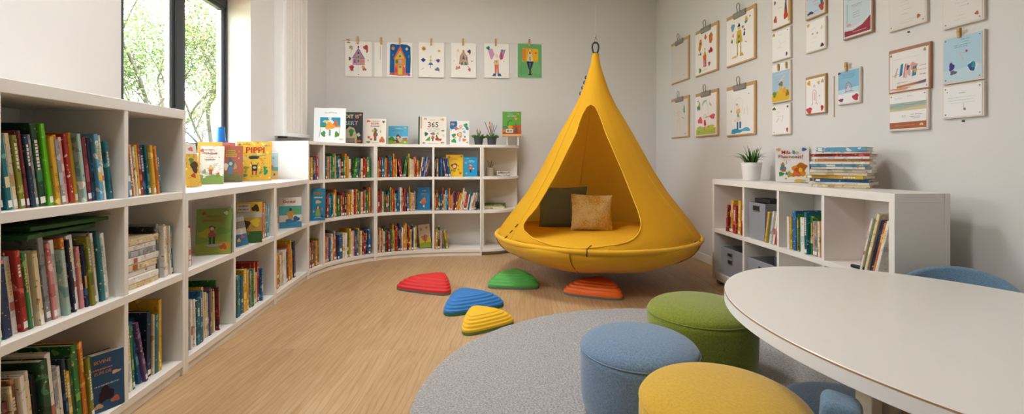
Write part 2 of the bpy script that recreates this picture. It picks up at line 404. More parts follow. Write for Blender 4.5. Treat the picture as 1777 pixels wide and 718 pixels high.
# trees and lawn outside
LAWN = mat('#7d9a55', .95, 0, .1, 'lawn_green'); bump(LAWN, 40, .03)
m = MB(); m.box(-60, -3.2, -40, 60, -.5, -.3, LAWN); o = m.build('lawn'); struct(o)
BARK = mat('#4a443d', .9, 0, .1, 'bark'); bump(BARK, 20, .02)
LEAFM = [mat(c, .7, 0, .2, 'leaf') for c in ('#5f6e42', '#6b7847', '#55653c', '#7a7040')]
def tree(x, y, h, spread, seed, label, n, mats):
    rr = random.Random(seed); r = thing('tree', label, 'tree', T(x, y, -.3))
    t = MB(); tips = []
    def grow(p, d, L, rad, lev):
        pts = [p]; q = p; dd = d
        for k in range(4):
            dd = (dd + Vector((rr.uniform(-.2, .2), rr.uniform(-.2, .2), rr.uniform(-.05, .15)))).normalized(); q = q+dd*L/4; pts.append(q)
        t.tube(pts, [rad*(1-.12*k) for k in range(5)], BARK, 6)
        for k in range(2, 5): tips.append((pts[k], lev))
        if lev < 4:
            for k in range(3 if lev else 5):
                a = rr.uniform(0, 2*PI); out = Vector((math.cos(a), math.sin(a), rr.uniform(.25, .9))).normalized()
                grow(pts[rr.choice((2, 3, 4))], (dd*.55+out*spread).normalized(), L*rr.uniform(.55, .75), rad*.5, lev+1)
    grow(Vector((0, 0, 0)), Vector((0, 0, 1)), h*.36, h*.011, 0)
    t.build('trunk', r, smooth=True)
    f = MB(); tp = [p for p, l in tips if l >= 2]
    for i in range(n):
        c = rr.choice(tp) + Vector((rr.gauss(0, .025)*h, rr.gauss(0, .025)*h, rr.gauss(0, .022)*h))
        a = Vector((rr.gauss(0, 1), rr.gauss(0, 1), rr.gauss(0, .6))).normalized(); b_ = a.orthogonal().normalized(); s_ = rr.uniform(.03, .055)*h/8
        f.add([c-a*s_, c+b_*s_*.5, c+a*s_, c-b_*s_*.5], [(0, 1, 2, 3)], rr.choice(mats))
    f.build('foliage', r, keep=True)
tree(-9.0, 11.6, 8.6, .7, 3, 'slender leafy tree outside, seen through the pane nearer the tall bookcase', 9000, LEAFM[:3])
tree(-9.1, 14.1, 8.2, .75, 11, 'pale yellow-green tree outside, seen through the pane nearer the blind', 9000, LEAFM[1:])
tree(-16.5, 22.5, 12, .9, 21, 'farther pale tree standing behind the two trees outside the window', 8000, LEAFM)
tree(-12.3, 19.2, 5.4, 1.1, 31, 'low bushy yellowish tree outside behind the lower part of the panes', 6000, LEAFM[2:])
# ================================================================== HANGING TENT
YEL = fabric('yellow_canvas', '#d9a31f', '#e3ae2b', 300, .8, .0004, .15)
def translucent(m, c_, f):
    nt_ = m.node_tree; bs = nt_.nodes['Principled BSDF']; t_ = nt_.nodes.new('ShaderNodeBsdfTranslucent'); t_.inputs[0].default_value = lin(c_)
    x_ = nt_.nodes.new('ShaderNodeMixShader'); x_.inputs[0].default_value = f
    nt_.links.new(bs.outputs[0], x_.inputs[1]); nt_.links.new(t_.outputs[0], x_.inputs[2]); nt_.links.new(x_.outputs[0], nt_.nodes['Material Output'].inputs[0])
CANVAS = fabric('thin_yellow_canvas', '#d9a31f', '#e3ae2b', 300, .8, .0004, .03); translucent(CANVAS, '#ecbb3e', .26)
SEAM = mat('#a87a18', .9, 0, .1, 'seam_thread')
TX, TY = .775, 4.30
PROF = [(2.06, .028), (1.95, .046), (1.825, .085), (1.70, .128), (1.60, .172), (1.456, .255), (1.322, .33), (1.15, .42), (.968, .515), (.781, .63), (.631, .745), (.50, .845), (.433, .892), (.395, .915)]
def RAD(z):
    if z >= PROF[0][0]: return PROF[0][1]
    for (a, ra), (b_, rb) in zip(PROF, PROF[1:]):
        if z >= b_: return rb+(ra-rb)*(z-b_)/(a-b_)
    return PROF[-1][1]
def hit(px, py):
    r, q = ray(px), (HY-py)/F; t = 3.2
    while t < 4.6:
        z = H+q*t
        if math.hypot(r*t-TX, t-TY) < RAD(z) and z > .39: break
        t += .002
    a = math.degrees(math.atan2(t-TY, r*t-TX))+90
    return (a, H+q*t)
OPEN_L = [(1025.5, 181), (1018, 186), (1011, 198), (1005, 214), (1000.5, 230), (985, 262), (968, 296), (950, 328), (931, 361), (917, 378), (909.9, 390), (910, 399), (917, 408), (925, 414), (942, 421), (961, 426), (984, 429.5), (1006, 430.6)]
OPEN_R = [(1025.5, 181), (1033, 185), (1039, 196), (1045, 212), (1051, 230), (1065, 263), (1079.4, 296), (1092, 328), (1105, 361), (1111, 380), (1112.5, 391), (1111, 399), (1106, 408), (1098, 415), (1087, 420), (1070, 424), (1045, 427.5), (1025, 430), (1006, 430.6)]
HL = [hit(*p) for p in OPEN_L]; HR = [hit(*p) for p in OPEN_R]
def mono(hs):
    out = [hs[0]]
    for a, z in hs[1:]: out.append((a, min(z, out[-1][1]-.0015)))
    return out
HL, HR = mono(HL), mono(HR)
zt = HL[0][1]; zb = min(HL[-1][1], HR[-1][1]); HL[-1] = (HL[-1][0], zb); HR[-1] = (HL[-1][0], zb)
def at_z(hs, z):
    for (a, za), (b_, zb_) in zip(hs, hs[1:]):
        if z >= zb_: return b_+(a-b_)*(z-zb_)/max(za-zb_, 1e-6)
    return hs[-1][0]
def P3(a, z, k=0):
    f = R_(a)
    env = max(0, min(1, (2.0-z)/.5))
    rr_ = RAD(z)*(1+env*(.008*math.sin(5*f+1.3)+.006*math.sin(13*f+z*4)+.003*math.sin(29*f+z*9)))
    # the soft puckers beside the right foot of the opening
    if 20 < a < 75 and z < .62: rr_ += .006*math.sin(a*1.15+z*55)*math.exp(-((a-46)/16)**2)*(1-(z-.4)/.25)
    rr_ += k
    return Vector((rr_*math.sin(f), -rr_*math.cos(f), z))
rows = sorted(set([2.06, 2.0, 1.95, 1.9, 1.85, 1.8, 1.75, 1.7] + [z for a, z in HL+HR] + [zt-(zt-zb)*i/46 for i in range(47)] + [zb-.006, .405, .395]), reverse=True)
rows = [z for i, z in enumerate(rows) if i == 0 or rows[i-1]-z > .0012 or z in (zt, zb)]
tent = thing('hanging_tent', 'round yellow canvas hanging tent with a teardrop opening in the corner', 'hanging chair', T(TX, TY, 0))
m = MB(); NC = 120; v = []; fs = []
for z in rows:
    if z > zt: aL = aR = HL[0][0]
    elif z <= zb: aL = aR = HL[-1][0]
    else: aL, aR = at_z(HL, z), at_z(HR, z)
    for i in range(NC+1): v.append(P3(aR+(360+aL-aR)*i/NC, z))
for j in range(len(rows)-1):
    for i in range(NC): fs.append((j*(NC+1)+i, j*(NC+1)+i+1, (j+1)*(NC+1)+i+1, (j+1)*(NC+1)+i))
m.add(v, fs, CANVAS); o = m.build('canopy', tent, smooth=True, weld=True)
loop = [P3(a, z, .002) for a, z in HL] + [P3(a, z, .002) for a, z in HR[::-1][1:-1]]
m = MB(); m.tube(loop, .006, YEL, 6, True); m.build('opening_binding', tent, smooth=True)
m = MB(); m.tube([(.917*math.cos(2*PI*i/96), .917*math.sin(2*PI*i/96), .392) for i in range(96)], .02, YEL, 10, True); m.build('rim', tent, smooth=True)
BOWL = [(.925, .388), (.905, .335), (.85, .28), (.75, .222), (.64, .180), (.52, .148), (.36, .122), (.18, .110), (0, .107)]
def bowl_r(z):
    for (ra, a), (rb, b_) in zip(BOWL, BOWL[1:]):
        if z >= b_: return rb+(ra-rb)*(z-b_)/(a-b_)
    return 0
m = MB(); n = 96; v = []; fs = []
for j, (r0, z0) in enumerate(BOWL):
    for i in range(n):
        a = 2*PI*i/n; w = 1+.007*math.sin(5*a+.4)+.004*math.sin(11*a+j); v.append((r0*w*math.cos(a), r0*w*math.sin(a), z0+.004*math.sin(7*a)))
for j in range(len(BOWL)-1):
    for i in range(n): fs.append((j*n+i, j*n+(i+1) % n, (j+1)*n+(i+1) % n, (j+1)*n+i))
m.add(v, fs, YEL); o = m.build('bowl', tent, smooth=True, weld=True)
so = o.modifiers.new('cloth_thickness', 'SOLIDIFY'); so.thickness = .004; so.offset = 1
MATT = fabric('yellow_mattress', '#d39c1c', '#dca92c', 120, .9, .0015, .0)
m = MB(); v = []; fs = []; rings = [(.865, .375), (.885, .392), (.87, .408), (.80, .418), (.6, .424), (.4, .427), (.2, .428), (.05, .427)]
for r0, z0 in rings:
    for i in range(n):
        a = 2*PI*i/n; x, y = r0*math.cos(a), r0*math.sin(a)
        v.append((x, y, z0+(.014*noise.noise(Vector((x*5, y*5, .3))) if r0 < .87 else 0)))
for j in range(len(rings)-1):
    for i in range(n): fs.append((j*n+i, j*n+(i+1) % n, (j+1)*n+(i+1) % n, (j+1)*n+i))
fs.append(list(range((len(rings)-1)*n, len(rings)*n)))
m.add(v, fs, MATT); m.build('mattress', tent, smooth=True)
for az in (-78, -22, 52):                                          # panel seams down the bowl
    f = R_(az); pts = [((bowl_r(z)+.011)*math.sin(f), -(bowl_r(z)+.011)*math.cos(f), z-.002) for z in (.385, .35, .31, .27, .235, .205, .18, .16, .14, .125)]
    m = MB(); m.tube(pts, .0045, SEAM, 5); m.build('seam', tent, smooth=True)
for az, za, zb_ in ((-60, .40, 1.62), (54, .40, .95), (110, .40, 1.62), (185, .40, 1.62)):
    pts = [P3(az+(0 if az != 54 else (z-.4)*-14), z, .0015) for z in [za+(zb_-za)*i/24 for i in range(25)]]
    m = MB(); m.tube(pts, .003, YEL, 5); m.build('seam', tent, smooth=True)
TOG = mat('#3a352c', .7, 0, .3, 'toggle_cord')
for px, py in ((1019.5, 134), (1015.5, 143), (1013, 152), (1010, 162)):
    z = H-(py-HY)*TY/F; p = P3(-88, z, .003); m = MB(); m.tube([p+Vector((-.006, -.012, .012)), p+Vector((-.012, 0, 0)), p+Vector((-.006, .012, -.014))], .005, TOG, 6); m.build('toggle', tent, smooth=True)
for az, z in ((-63, .47), (-61, .52), (-65, .42), (54, .405), (50, .41)):
    p = P3(az, z, .006); m = MB(); m.tube([p-Vector((.012, 0, .012)), p+Vector((.012, 0, .012))], .004, TOG, 6); m.build('toggle', tent, smooth=True)
# cord across the lip at the front
f = R_(-14); p0 = Vector((.945*math.sin(f), -.945*math.cos(f), .395))
m = MB(); m.tube([P3(-12, .44, .004), P3(-14, .415, .008), p0+Vector((0, -.004, .01)), p0+Vector((0, -.006, -.03))], .004, TOG, 6); m.build('tie_cord', tent, smooth=True)
# hanging hardware
BLK = mat('#2b2d31', .5, .2, .4, 'black_webbing')
lp = [(.028*math.sin(2*PI*i/24)*(1-.35*math.cos(2*PI*i/24)), 0, 2.105+.06*-math.cos(2*PI*i/24)) for i in range(24)]
m = MB(); m.tube(lp, .008, BLK, 8, True); m.build('hanging_loop', tent, smooth=True)
m = MB(); m.tube([(-.028, 0, 2.045), (-.016, 0, 2.075), (0, 0, 2.062), (.016, 0, 2.075), (.028, 0, 2.045)], .008, BLK, 8); m.build('strap', tent, smooth=True)
m = MB(); m.tube([(.013*math.cos(2*PI*i/16), 0, 2.178+.026*math.sin(2*PI*i/16)) for i in range(16)], .0045, STEEL, 8, True); m.build('shackle', tent, smooth=True)
m = MB(); m.tube([(0, 0, 2.20), (0, 0, 2.235)], .009, STEEL, 10); m.build('swivel', tent, smooth=True)
m = MB(); m.tube([(0, 0, 2.235), (0, 0, 3.30)], .0012, mat('#d8d3cb', .5, 0, .3, 'white_wire'), 6); m.build('ceiling_wire', tent, smooth=True)

# ------------------------------------------------------------------ cushions in the tent
def cushion(w, h, t, M_, mt, name, label, fluff=0, seed=1, piping=None):
    n = 44 if fluff else 26; v = []; fs = []
    def P(u, q, s):
        x, y = u*w/2, q*h/2
        pin = 1-.07*(1-u*u)*(q*q)**1 - 0
        x2 = x*(1-.07*(1-q*q)); y2 = y*(1-.07*(1-u*u))
        th = t/2*((1-abs(u)**2.6)*(1-abs(q)**2.6))**.55
        p = Vector((x2, y2, s*th))
        p.z += .006*noise.noise(Vector((x*9+seed, y*9, s)))*(1-u*u)*(1-q*q)
        if fluff:
            p += Vector((noise.noise(p*70), noise.noise(p*70+Vector((9, 0, 0))), noise.noise(p*85+Vector((0, 5, 0)))))*fluff
        return p
    for s in (1, -1):
        o_ = len(v)
        for i in range(n+1):
            for j in range(n+1): v.append(P(2*i/n-1, 2*j/n-1, s))
        for i in range(n):
            for j in range(n): fs.append((o_+i*(n+1)+j, o_+(i+1)*(n+1)+j, o_+(i+1)*(n+1)+j+1, o_+i*(n+1)+j+1))
    m = MB(); m.add(v, fs, mt); o = m.build(name, None, M_, smooth=True, weld=not fluff)
    o.matrix_world = M_; tag(o, label, 'cushion')
    if piping:
        pts = []
        for k in range(4):
            for i in range(10):
                q = 2*i/10-1; u, w_ = [(q, -1), (1, q), (-q, 1), (-1, -q)][k]; pts.append(P(u, w_, 1)*1.0)
        pm = MB(); pm.tube(pts, .004, mt, 6, True); pm.build('piping', o, smooth=True)
    return o
GREY = fabric('slate_cloth', '#667592', '#7281a0', 260, .9, .0005, .15)
CREAM = mat('#d8bf87', .98, 0, .1, 'tufted_cream')
def tuft(m):
    b = m.node_tree.nodes['Principled BSDF']; tc = nd(m, 'ShaderNodeTexCoord')
    n1 = nd(m, 'ShaderNodeTexNoise'); n1.inputs['Scale'].default_value = 9; n1.inputs['Detail'].default_value = 2; lk(m, tc.outputs['Object'], n1.inputs['Vector'])
    n2 = nd(m, 'ShaderNodeTexNoise'); n2.inputs['Scale'].default_value = 95; n2.inputs['Detail'].default_value = 2; lk(m, tc.outputs['Object'], n2.inputs['Vector'])
    mx = nd(m, 'ShaderNodeMath', operation='ADD'); mm = nd(m, 'ShaderNodeMath', operation='MULTIPLY'); mm.inputs[1].default_value = .5
    lk(m, n1.outputs[0], mx.inputs[0]); lk(m, n2.outputs[0], mx.inputs[1]); lk(m, mx.outputs[0], mm.inputs[0])
    lk(m, ramp(m, mm.outputs[0], [(.4, '#e0c892'), (.52, '#d3b678'), (.6, '#c99a35')]), b.inputs['Base Color'])
    bp = nd(m, 'ShaderNodeBump'); bp.inputs['Distance'].default_value = .006; lk(m, n2.outputs[0], bp.inputs['Height']); lk(m, bp.outputs[0], b.inputs['Normal'])
tuft(CREAM)
def upright(x, y, z, yaw, lean, roll=0):        # a cushion standing on its edge, its face towards the viewer
    return T(x, y, z) @ RZ(yaw) @ Matrix.Rotation(PI/2-lean, 4, 'X') @ Matrix.Rotation(roll, 4, 'Z')
cushion(.47, .40, .15, upright(ray(977)*4.5, 4.50, .615, R_(-8), R_(14), R_(1)), GREY, 'cushion', 'plain slate grey cushion propped inside the yellow tent', piping=True)
cushion(.40, .34, .13, upright(ray(1027)*4.27, 4.27, .588, R_(6), R_(12), R_(-3)), CREAM, 'cushion', 'shaggy cream and mustard cushion leaning on the grey cushion', fluff=.006, seed=5)

# ================================================================== RUG
RUGM = mat('#8e8b8b', 1, 0, .05, 'grey_pile')
def rugn(m):
    b = m.node_tree.nodes['Principled BSDF']; tc = nd(m, 'ShaderNodeTexCoord')
    n2 = nd(m, 'ShaderNodeTexNoise'); n2.inputs['Scale'].default_value = 105; n2.inputs['Detail'].default_value = 3; lk(m, tc.outputs['Object'], n2.inputs['Vector'])
    lk(m, ramp(m, n2.outputs[0], [(.3, '#8c8a8a'), (.5, '#a9a7a7'), (.7, '#c4c2c2')]), b.inputs['Base Color'])
    b.inputs['Sheen Weight'].default_value = .2
    bp = nd(m, 'ShaderNodeBump'); bp.inputs['Distance'].default_value = .012; lk(m, n2.outputs[0], bp.inputs['Height']); lk(m, bp.outputs[0], b.inputs['Normal'])
rugn(RUGM)
RC = (.84, 2.03); RR = 1.275
m = MB(); prof = [(RR-.006, 0), (RR, .006), (RR-.004, .014), (RR-.015, .018)] + [(RR-.015-(RR-.03)*i/40, .018) for i in range(1, 41)]
m.lathe(prof, RUGM, 160)
o = m.build('rug', None, T(RC[0], RC[1], 0), smooth=True)
for vv in o.data.vertices:
    if vv.co.z > .012: vv.co.z += .004*noise.noise(vv.co*40); 
    q = 1+.002*noise.noise(Vector((vv.co.x*30, vv.co.y*30, 2))); vv.co.x *= q; vv.co.y *= q
tag(o, 'round grey pile rug under the poufs and the white table', 'rug')
RZ0 = .02

# ================================================================== STEPPING STONES
def stone(tri, h, col, basec, label, shift):
    """rounded triangle of terraces rising to an off-centre top"""
    P = [Vector(p) for p in tri]; c = (P[0]+P[1]+P[2])/3; P = [c+(p-c)*.87 for p in P]
    e0, e1 = P[0]-c, P[1]-c; a_ = .19                    # an affine image of a rounded triangle whose corners reach the three points
    ey_ = (e1+e0*.5)/(math.sqrt(3)/2)
    def outline(scale, ctr):
        out = []
        for i in range(60):
            q = 2*PI*i/60; x, y = (math.cos(q)+a_*math.cos(2*q))/(1+a_), (math.sin(q)-a_*math.sin(2*q))/(1+a_)
            out.append((e0*x+ey_*y)*scale*1.02+ctr)
        return out
    sh = Vector(shift); lv = []; N = 5
    z = .018; lv.append((1.0, 0, .002)); lv.append((1.0, 0, z-.001))
    col_rings = []
    ZF = [0, .27, .51, .72, .89, 1.0]; SF = [1.0, .945, .86, .745, .60, .40]
    for k in range(N):
        s0, s1 = SF[k], SF[k+1]; za, zc2 = z+(h-z)*ZF[k], z+(h-z)*ZF[k+1]; dz = zc2-za; w0 = 1-s0; w1 = 1-s1
        col_rings += [(s0-.003, w0, za+.0006), (s0-.005, w0, za+dz*.70), (s0-.011, w0+.005, za+dz*.88), (s0-.024, w0+.02, za+dz*.97), (s1+.010, w1-.01, zc2)]
    col_rings += [(SF[5], .6, h+.0003), (.24, .72, h+.003), (.05, .8, h+.004)]
    def rings(m, L, mt, cap0):
        v = []; fs = []; n = None
        for s_, k, zz in L:
            o_ = outline(s_, sh*k/.8); n = len(o_); v += [(q.x, q.y, zz) for q in o_]
        for j in range(len(L)-1):
            for i in range(n): fs.append((j*n+i, j*n+(i+1) % n, (j+1)*n+(i+1) % n, (j+1)*n+i))
        fs.append(list(range((len(L)-1)*n, len(L)*n)))
        if cap0: fs.append(list(range(n))[::-1])
        m.add(v, fs, mt)
    r = thing('stepping_stone', label, 'stepping stone', T(c.x, c.y, 0), 'plastic stepping stones on the oak floor')
    m = MB(); rings(m, lv, basec, True); m.build('rubber_base', r, smooth='auto')
    m = MB(); rings(m, col_rings, col, False); o = m.build('body', r, smooth=True)
    return r
def plastic(c): return mat(c, .42, 0, .4)
GB = mat('#6f7577', .8, 0, .2, 'grey_rubber'); GG = mat('#3d7a63', .8, 0, .2, 'green_rubber'); GO = mat('#6d8a55', .8, 0, .2, 'olive_rubber')
stone([(-.99, 3.84), (-.49, 3.64), (-.60, 4.04)], .105, plastic('#d22a2c'), GB, 'red terraced stepping stone, closest of the five to the bookcases', (.075, .085))
stone([(-.225, 3.86), (.245, 3.84), (.02, 4.24)], .10, plastic('#4ea34a'), GB, 'green terraced stepping stone in front of the yellow tent', (.01, .105))
stone([(-.47, 3.15), (-.03, 3.40), (-.42, 3.63)], .09, plastic('#2f77bd'), GG, 'blue terraced stepping stone between the red and yellow stones', (-.045, .085))
stone([(-.30, 2.80), (.035, 3.035), (-.285, 3.19)], .085, plastic('#e9b826'), GO, 'yellow terraced stepping stone touching the edge of the grey rug', (-.04, .075))
stone([(.385, 3.70), (.86, 3.51), (.74, 3.95)], .10, plastic('#ea6a1e'), GB, 'orange terraced stepping stone between the tent and the green pouf', (.075, .085))

# ================================================================== POUFS
def pouf(x, y, r, h, mt, label, seed=0, dome=.062):
    o = thing('pouf', label, 'pouf', T(x, y, RZ0), 'round felt poufs on the grey rug')
    prof = [(r*.86, 0), (r*.93, .008), (r*.965, .04), (r*.99, h*.3), (r*1.0, h*.6), (r*.998, h*.88), (r*.99, h)]
    m = MB(); m.lathe(prof, mt, 72); m.build('body', o, smooth=True)
    n = 14; top = [(r*.988*math.cos(PI/2*i/n)**.62, h-.004+dome*math.sin(PI/2*i/n)**1.05) for i in range(n)]+[(.004, h-.004+dome)]
    m = MB(); m.lathe([(r*.97, h-.012)]+top, mt, 72); m.build('seat_cushion', o, smooth=True)
    m = MB(); m.tube([(r*.992*math.cos(2*PI*i/72), r*.992*math.sin(2*PI*i/72), h-.003) for i in range(72)], .0026, mt, 6, True); m.build('piping', o, smooth=True)
    return o
FB = fabric('felt_blue', '#5f7894', '#7c94ae', 170, .98, .0015, .35); FG = fabric('felt_green', '#6f7a22', '#8b9638', 170, .98, .0015, .35); FY = fabric('felt_mustard', '#c9a032', '#d6ad40', 130, .98, .0012, .35)
pouf(.955, 2.34, .262, .29, FG, 'round olive green felt pouf beside the white table\'s tip')
pouf(.535, 1.955, .245, .262, FB, 'round blue felt pouf between the green and the mustard poufs')
pouf(.652, 1.43, .252, .300, FY, 'round mustard yellow felt pouf beside the near edge of the table')
pouf(1.19, 1.62, .24, .145, FB, 'low blue felt pouf underneath the white table')

# ================================================================== TABLE
TZ = .56; hT = H-TZ; TC = (2.781*hT, 2.739*hT); TA, TB, TR = 1.256*hT, 1.645*hT, .157
TOP = mat('#e4e1dc', .28, 0, .5, 'table_laminate'); EDGE = mat('#eceef0', .4, 0, .4, 'table_edge_band'); PLY = mat('#b08a63', .6, 0, .3, 'plywood_line')
t = thing('table', 'large white oval table with a thin wooden edge line, close to the camera', 'table', T(TC[0], TC[1], RZ0))
def ell(k, z):
    out = []
    for i in range(128):
        x, y = (TA+k)*math.cos(2*PI*i/128), (TB+k)*math.sin(2*PI*i/128); out.append((x*math.cos(TR)-y*math.sin(TR), x*math.sin(TR)+y*math.cos(TR), z-RZ0))
    return out
def rings(m, L, mt, cap0=False, cap1=False):
    n = len(L[0]); v = [p for r_ in L for p in r_]; fs = []
    for j in range(len(L)-1):
        for i in range(n): fs.append((j*n+i, j*n+(i+1) % n, (j+1)*n+(i+1) % n, (j+1)*n+i))
    if cap0: fs.append(list(range(n))[::-1])
    if cap1: fs.append(list(range((len(L)-1)*n, len(L)*n)))
    m.add(v, fs, mt)
m = MB(); rings(m, [ell(-.02, TZ-.045), ell(-.002, TZ-.045), ell(0, TZ-.043), ell(0, TZ-.0065)], EDGE, True); rings(m, [ell(-.001, TZ-.0065), ell(-.0012, TZ-.002)], PLY); rings(m, [ell(-.0012, TZ-.002), ell(-.0035, TZ)], TOP, False, True)
m.build('tabletop', t, smooth='auto')
LEGM = mat('#d9d3c8', .5, 0, .3, 'pale_leg'); LEGW = mat('#a2703f', .5, 0, .3, 'wood_leg')
for x, y in ((.955, 1.24), (1.80, 1.12), (1.50, 1.95), (1.80, 1.72)):
    m = MB(); x -= TC[0]; y -= TC[1]; m.box(x-.014, x+.014, y-.03, y+.03, 0, TZ-.045-RZ0, LEGM); m.build('leg', t, bevel=.003)
m = MB(); m.box(.98-TC[0], 1.005-TC[0], 1.20-TC[1], 1.235-TC[1], 0, TZ-.045-RZ0, LEGM); m.build('leg_panel', t, bevel=.002)
m = MB(); m.box(1.00-TC[0], 1.018-TC[0], 1.165-TC[1], 1.19-TC[1], 0, TZ-.045-RZ0, LEGW); m.build('wooden_brace', t, bevel=.002)

# ================================================================== BLUE CHAIRS
CHB = fabric('chair_blue', '#58748c', '#6d8aa2', 200, .9, .001, .3)
def tub_chair(M_, label, hb, wide, seat=.34):
    r = thing('tub_chair', label, 'chair', M_, 'blue upholstered low chairs at the white table')
    m = MB(); m.lathe([(wide*.80, .05), (wide*.86, .07), (wide*.86, seat-.05), (wide*.83, seat-.01), (wide*.7, seat+.006), (.01, seat+.012)], CHB, 48); m.build('seat', r, smooth='auto')
    v = []; fs = []; n = 28
    for i in range(n+1):
        a = R_(-68+136*i/n); k = math.cos(R_((-68+136*i/n)*1.1)); top = seat+.05+(hb-seat-.05)*max(.12, k)**.6
        for ro, z in ((wide*.90, .12), (wide*1.0, seat), (wide*1.06, top-.015), (wide*1.04, top), (wide*.92, top), (wide*.885, top-.015), (wide*.86, seat-.05)):
            v.append((ro*math.sin(a), ro*math.cos(a), z))
    for i in range(n):
        for k in range(7): fs.append((i*7+k, i*7+(k+1) % 7, (i+1)*7+(k+1) % 7, (i+1)*7+k))
    fs += [tuple(range(7)), tuple(range(n*7, n*7+7))[::-1]]
    m = MB(); m.add(v, fs, CHB); m.build('backrest', r, smooth='auto', bevel=.008, seg=2)
    for x, y in ((.6, .6), (-.6, .6), (.6, -.6), (-.6, -.6)):
        m = MB(); m.lathe([(.012, 0), (.018, .06)], LEGW, 12, (x*wide, y*wide)); m.build('leg', r, smooth='auto')
    return r
tub_chair(T(1.915, 2.01, RZ0) @ RZ(R_(-52)), 'blue upholstered tub chair behind the table, only its curved back showing', .555, .225)
bl = thing('low_seat', 'slanted blue upholstered seat with piping under the table\'s near edge', 'chair', T(.806, 1.135, RZ0) @ RZ(R_(-35)))
m = MB(); v = []; N = 10
sec = [(-.075, 0), (.045, 0), (.045, .46), (-.04, .47)]
m.add([(x, y, z) for y in (-.055, .055) for x, z in sec], [(0, 1, 2, 3), (7, 6, 5, 4), (0, 4, 5, 1), (1, 5, 6, 2), (2, 6, 7, 3), (3, 7, 4, 0)], CHB)
m.build('body', bl, bevel=.022, seg=4, smooth='auto')
m = MB(); m.tube([(-.066, -.055, .03), (-.051, -.056, .25), (-.035, -.055, .44)], .004, mat('#3f566b', .9, 0, .1, 'blue_piping'), 6); m.build('piping', bl, smooth=True)

# ================================================================== PLANT ON THE CABINET
def cab_pt(px, d): return Vector((ray(px)*d, d, .905))
p = cab_pt(1304, 3.79)
pl = thing('potted_plant', 'small spiky green plant in a white pot on the cube cabinet', 'plant', T(*p))
POT = mat('#e9e8e6', .45, 0, .4, 'white_ceramic')
m = MB(); m.lathe([(.058, 0), (.062, .004), (.078, .142), (.077, .147), (.070, .147), (.068, .125), (.001, .122)], POT, 40); m.build('pot', pl, smooth='auto')
m = MB(); m.lathe([(.068, .118), (.05, .128), (.001, .130)], mat('#3a2d22', 1, 0, .1, 'soil'), 24); m.build('soil', pl, smooth=True)
LG = [mat(c, .5, 0, .4) for c in ('#3f6a2a', '#54803a', '#2f5424')]
rr = random.Random(4); m = MB()
for k in range(46):
    a = rr.uniform(0, 2*PI); ti = rr.uniform(.1, 1.0); L = rr.uniform(.09, .17); w = rr.uniform(.008, .013)
    d = Vector((math.cos(a), math.sin(a), 0)); sd = Vector((-d.y, d.x, 0)); b0 = d*rr.uniform(.0, .045)+Vector((0, 0, .125)); pts = []
    for i in range(6):
        s = i/5; th = ti*(.5+.75*s*s); pts.append(b0+d*L*s*math.sin(th)+Vector((0, 0, L*s*math.cos(th))))
    v = []
    for i, q in enumerate(pts):
        ww = w*(1-.92*(i/5)**1.6)*(.6+.4*min(1, i/1.5)); v += [q-sd*ww, q+Vector((0, 0, -ww*.35)), q+sd*ww]
    fs = []
    for i in range(5):
        for k2 in (0, 1): fs.append((i*3+k2, i*3+k2+1, i*3+k2+4, i*3+k2+3))
    m.add(v, fs, LG[k % 3])
m.build('foliage', pl, smooth=True, keep=True)
# ================================================================== BOOKS
PAL = {  # code: (colour name, base, accents)
 'K': ('black', '#20242a', ('#3b3f45', '#8c8577', '#c9b27a')), 'N': ('navy', '#1d3350', ('#152540', '#3f6a94', '#d8b36a')),
 'B': ('blue', '#22639a', ('#17476f', '#6fb0d6', '#e8e2d2')), 'S': ('sky blue', '#64a5c4', ('#3f86ad', '#d9e6e8', '#e2c15a')),
 'T': ('teal', '#1c6874', ('#12505c', '#5aa3a6', '#e0d3b0')), 'A': ('pale aqua', '#9dbdb6', ('#6f9c97', '#e6e8e0', '#d59a5c')),
 'G': ('green', '#2f7a3c', ('#1e5a30', '#7fb35c', '#e6d69a')), 'L': ('lime green', '#62bd22', ('#4ba31a', '#7fd03c', '#8fdc4a')),
 'O': ('orange', '#cf7a30', ('#b85d20', '#f0b060', '#f2e2c0')), 'Y': ('yellow', '#cfa636', ('#c08a20', '#efd272', '#8f6a2c')),
 'R': ('red', '#a32f2a', ('#86201f', '#d9665a', '#eccfa8')), 'M': ('maroon', '#742a35', ('#4f1b26', '#a5505a', '#d8a878')),
 'P': ('pink', '#d38d8f', ('#b96a70', '#ecc4c0', '#f4ead8')), 'W': ('white', '#e2ded6', ('#c3c6c6', '#f0ede6', '#b66a5c')),
 'C': ('cream', '#d9c9a6', ('#b99a68', '#ece2c8', '#a8653f')), 'E': ('grey', '#8b8d8e', ('#6c7074', '#b4b6b6', '#d8d4c8')),
 'V': ('violet', '#67487a', ('#472f5a', '#9a7fb0', '#e0c8c8')), 'F': ('dark green', '#1d4733', ('#12301f', '#3f7a54', '#d0b878')),
 'D': ('brown', '#87573a', ('#5f3a26', '#b88a60', '#e0c9a0')), 'Z': ('olive', '#85862f', ('#5f6220', '#b5b560', '#d8cfa0'))}
LIFT = 1.0
def cmat(code, amount=.38): n, b, a = PAL[code]; return cover_mat(b, a, amount)
STICK = mat('#e9e7e2', .6, 0, .3, 'shelf_sticker')
ORD = ['first', 'second', 'third', 'fourth', 'fifth', 'sixth', 'seventh', 'eighth', 'ninth', 'tenth', 'eleventh', 'twelfth', 'thirteenth', 'fourteenth', 'fifteenth', 'sixteenth', 'seventeenth',
       'eighteenth', 'nineteenth', 'twentieth', 'twenty-first', 'twenty-second', 'twenty-third', 'twenty-fourth', 'twenty-fifth', 'twenty-sixth', 'twenty-seventh', 'twenty-eighth', 'twenty-ninth', 'thirtieth',
       'thirty-first', 'thirty-second', 'thirty-third', 'thirty-fourth', 'thirty-fifth', 'thirty-sixth']
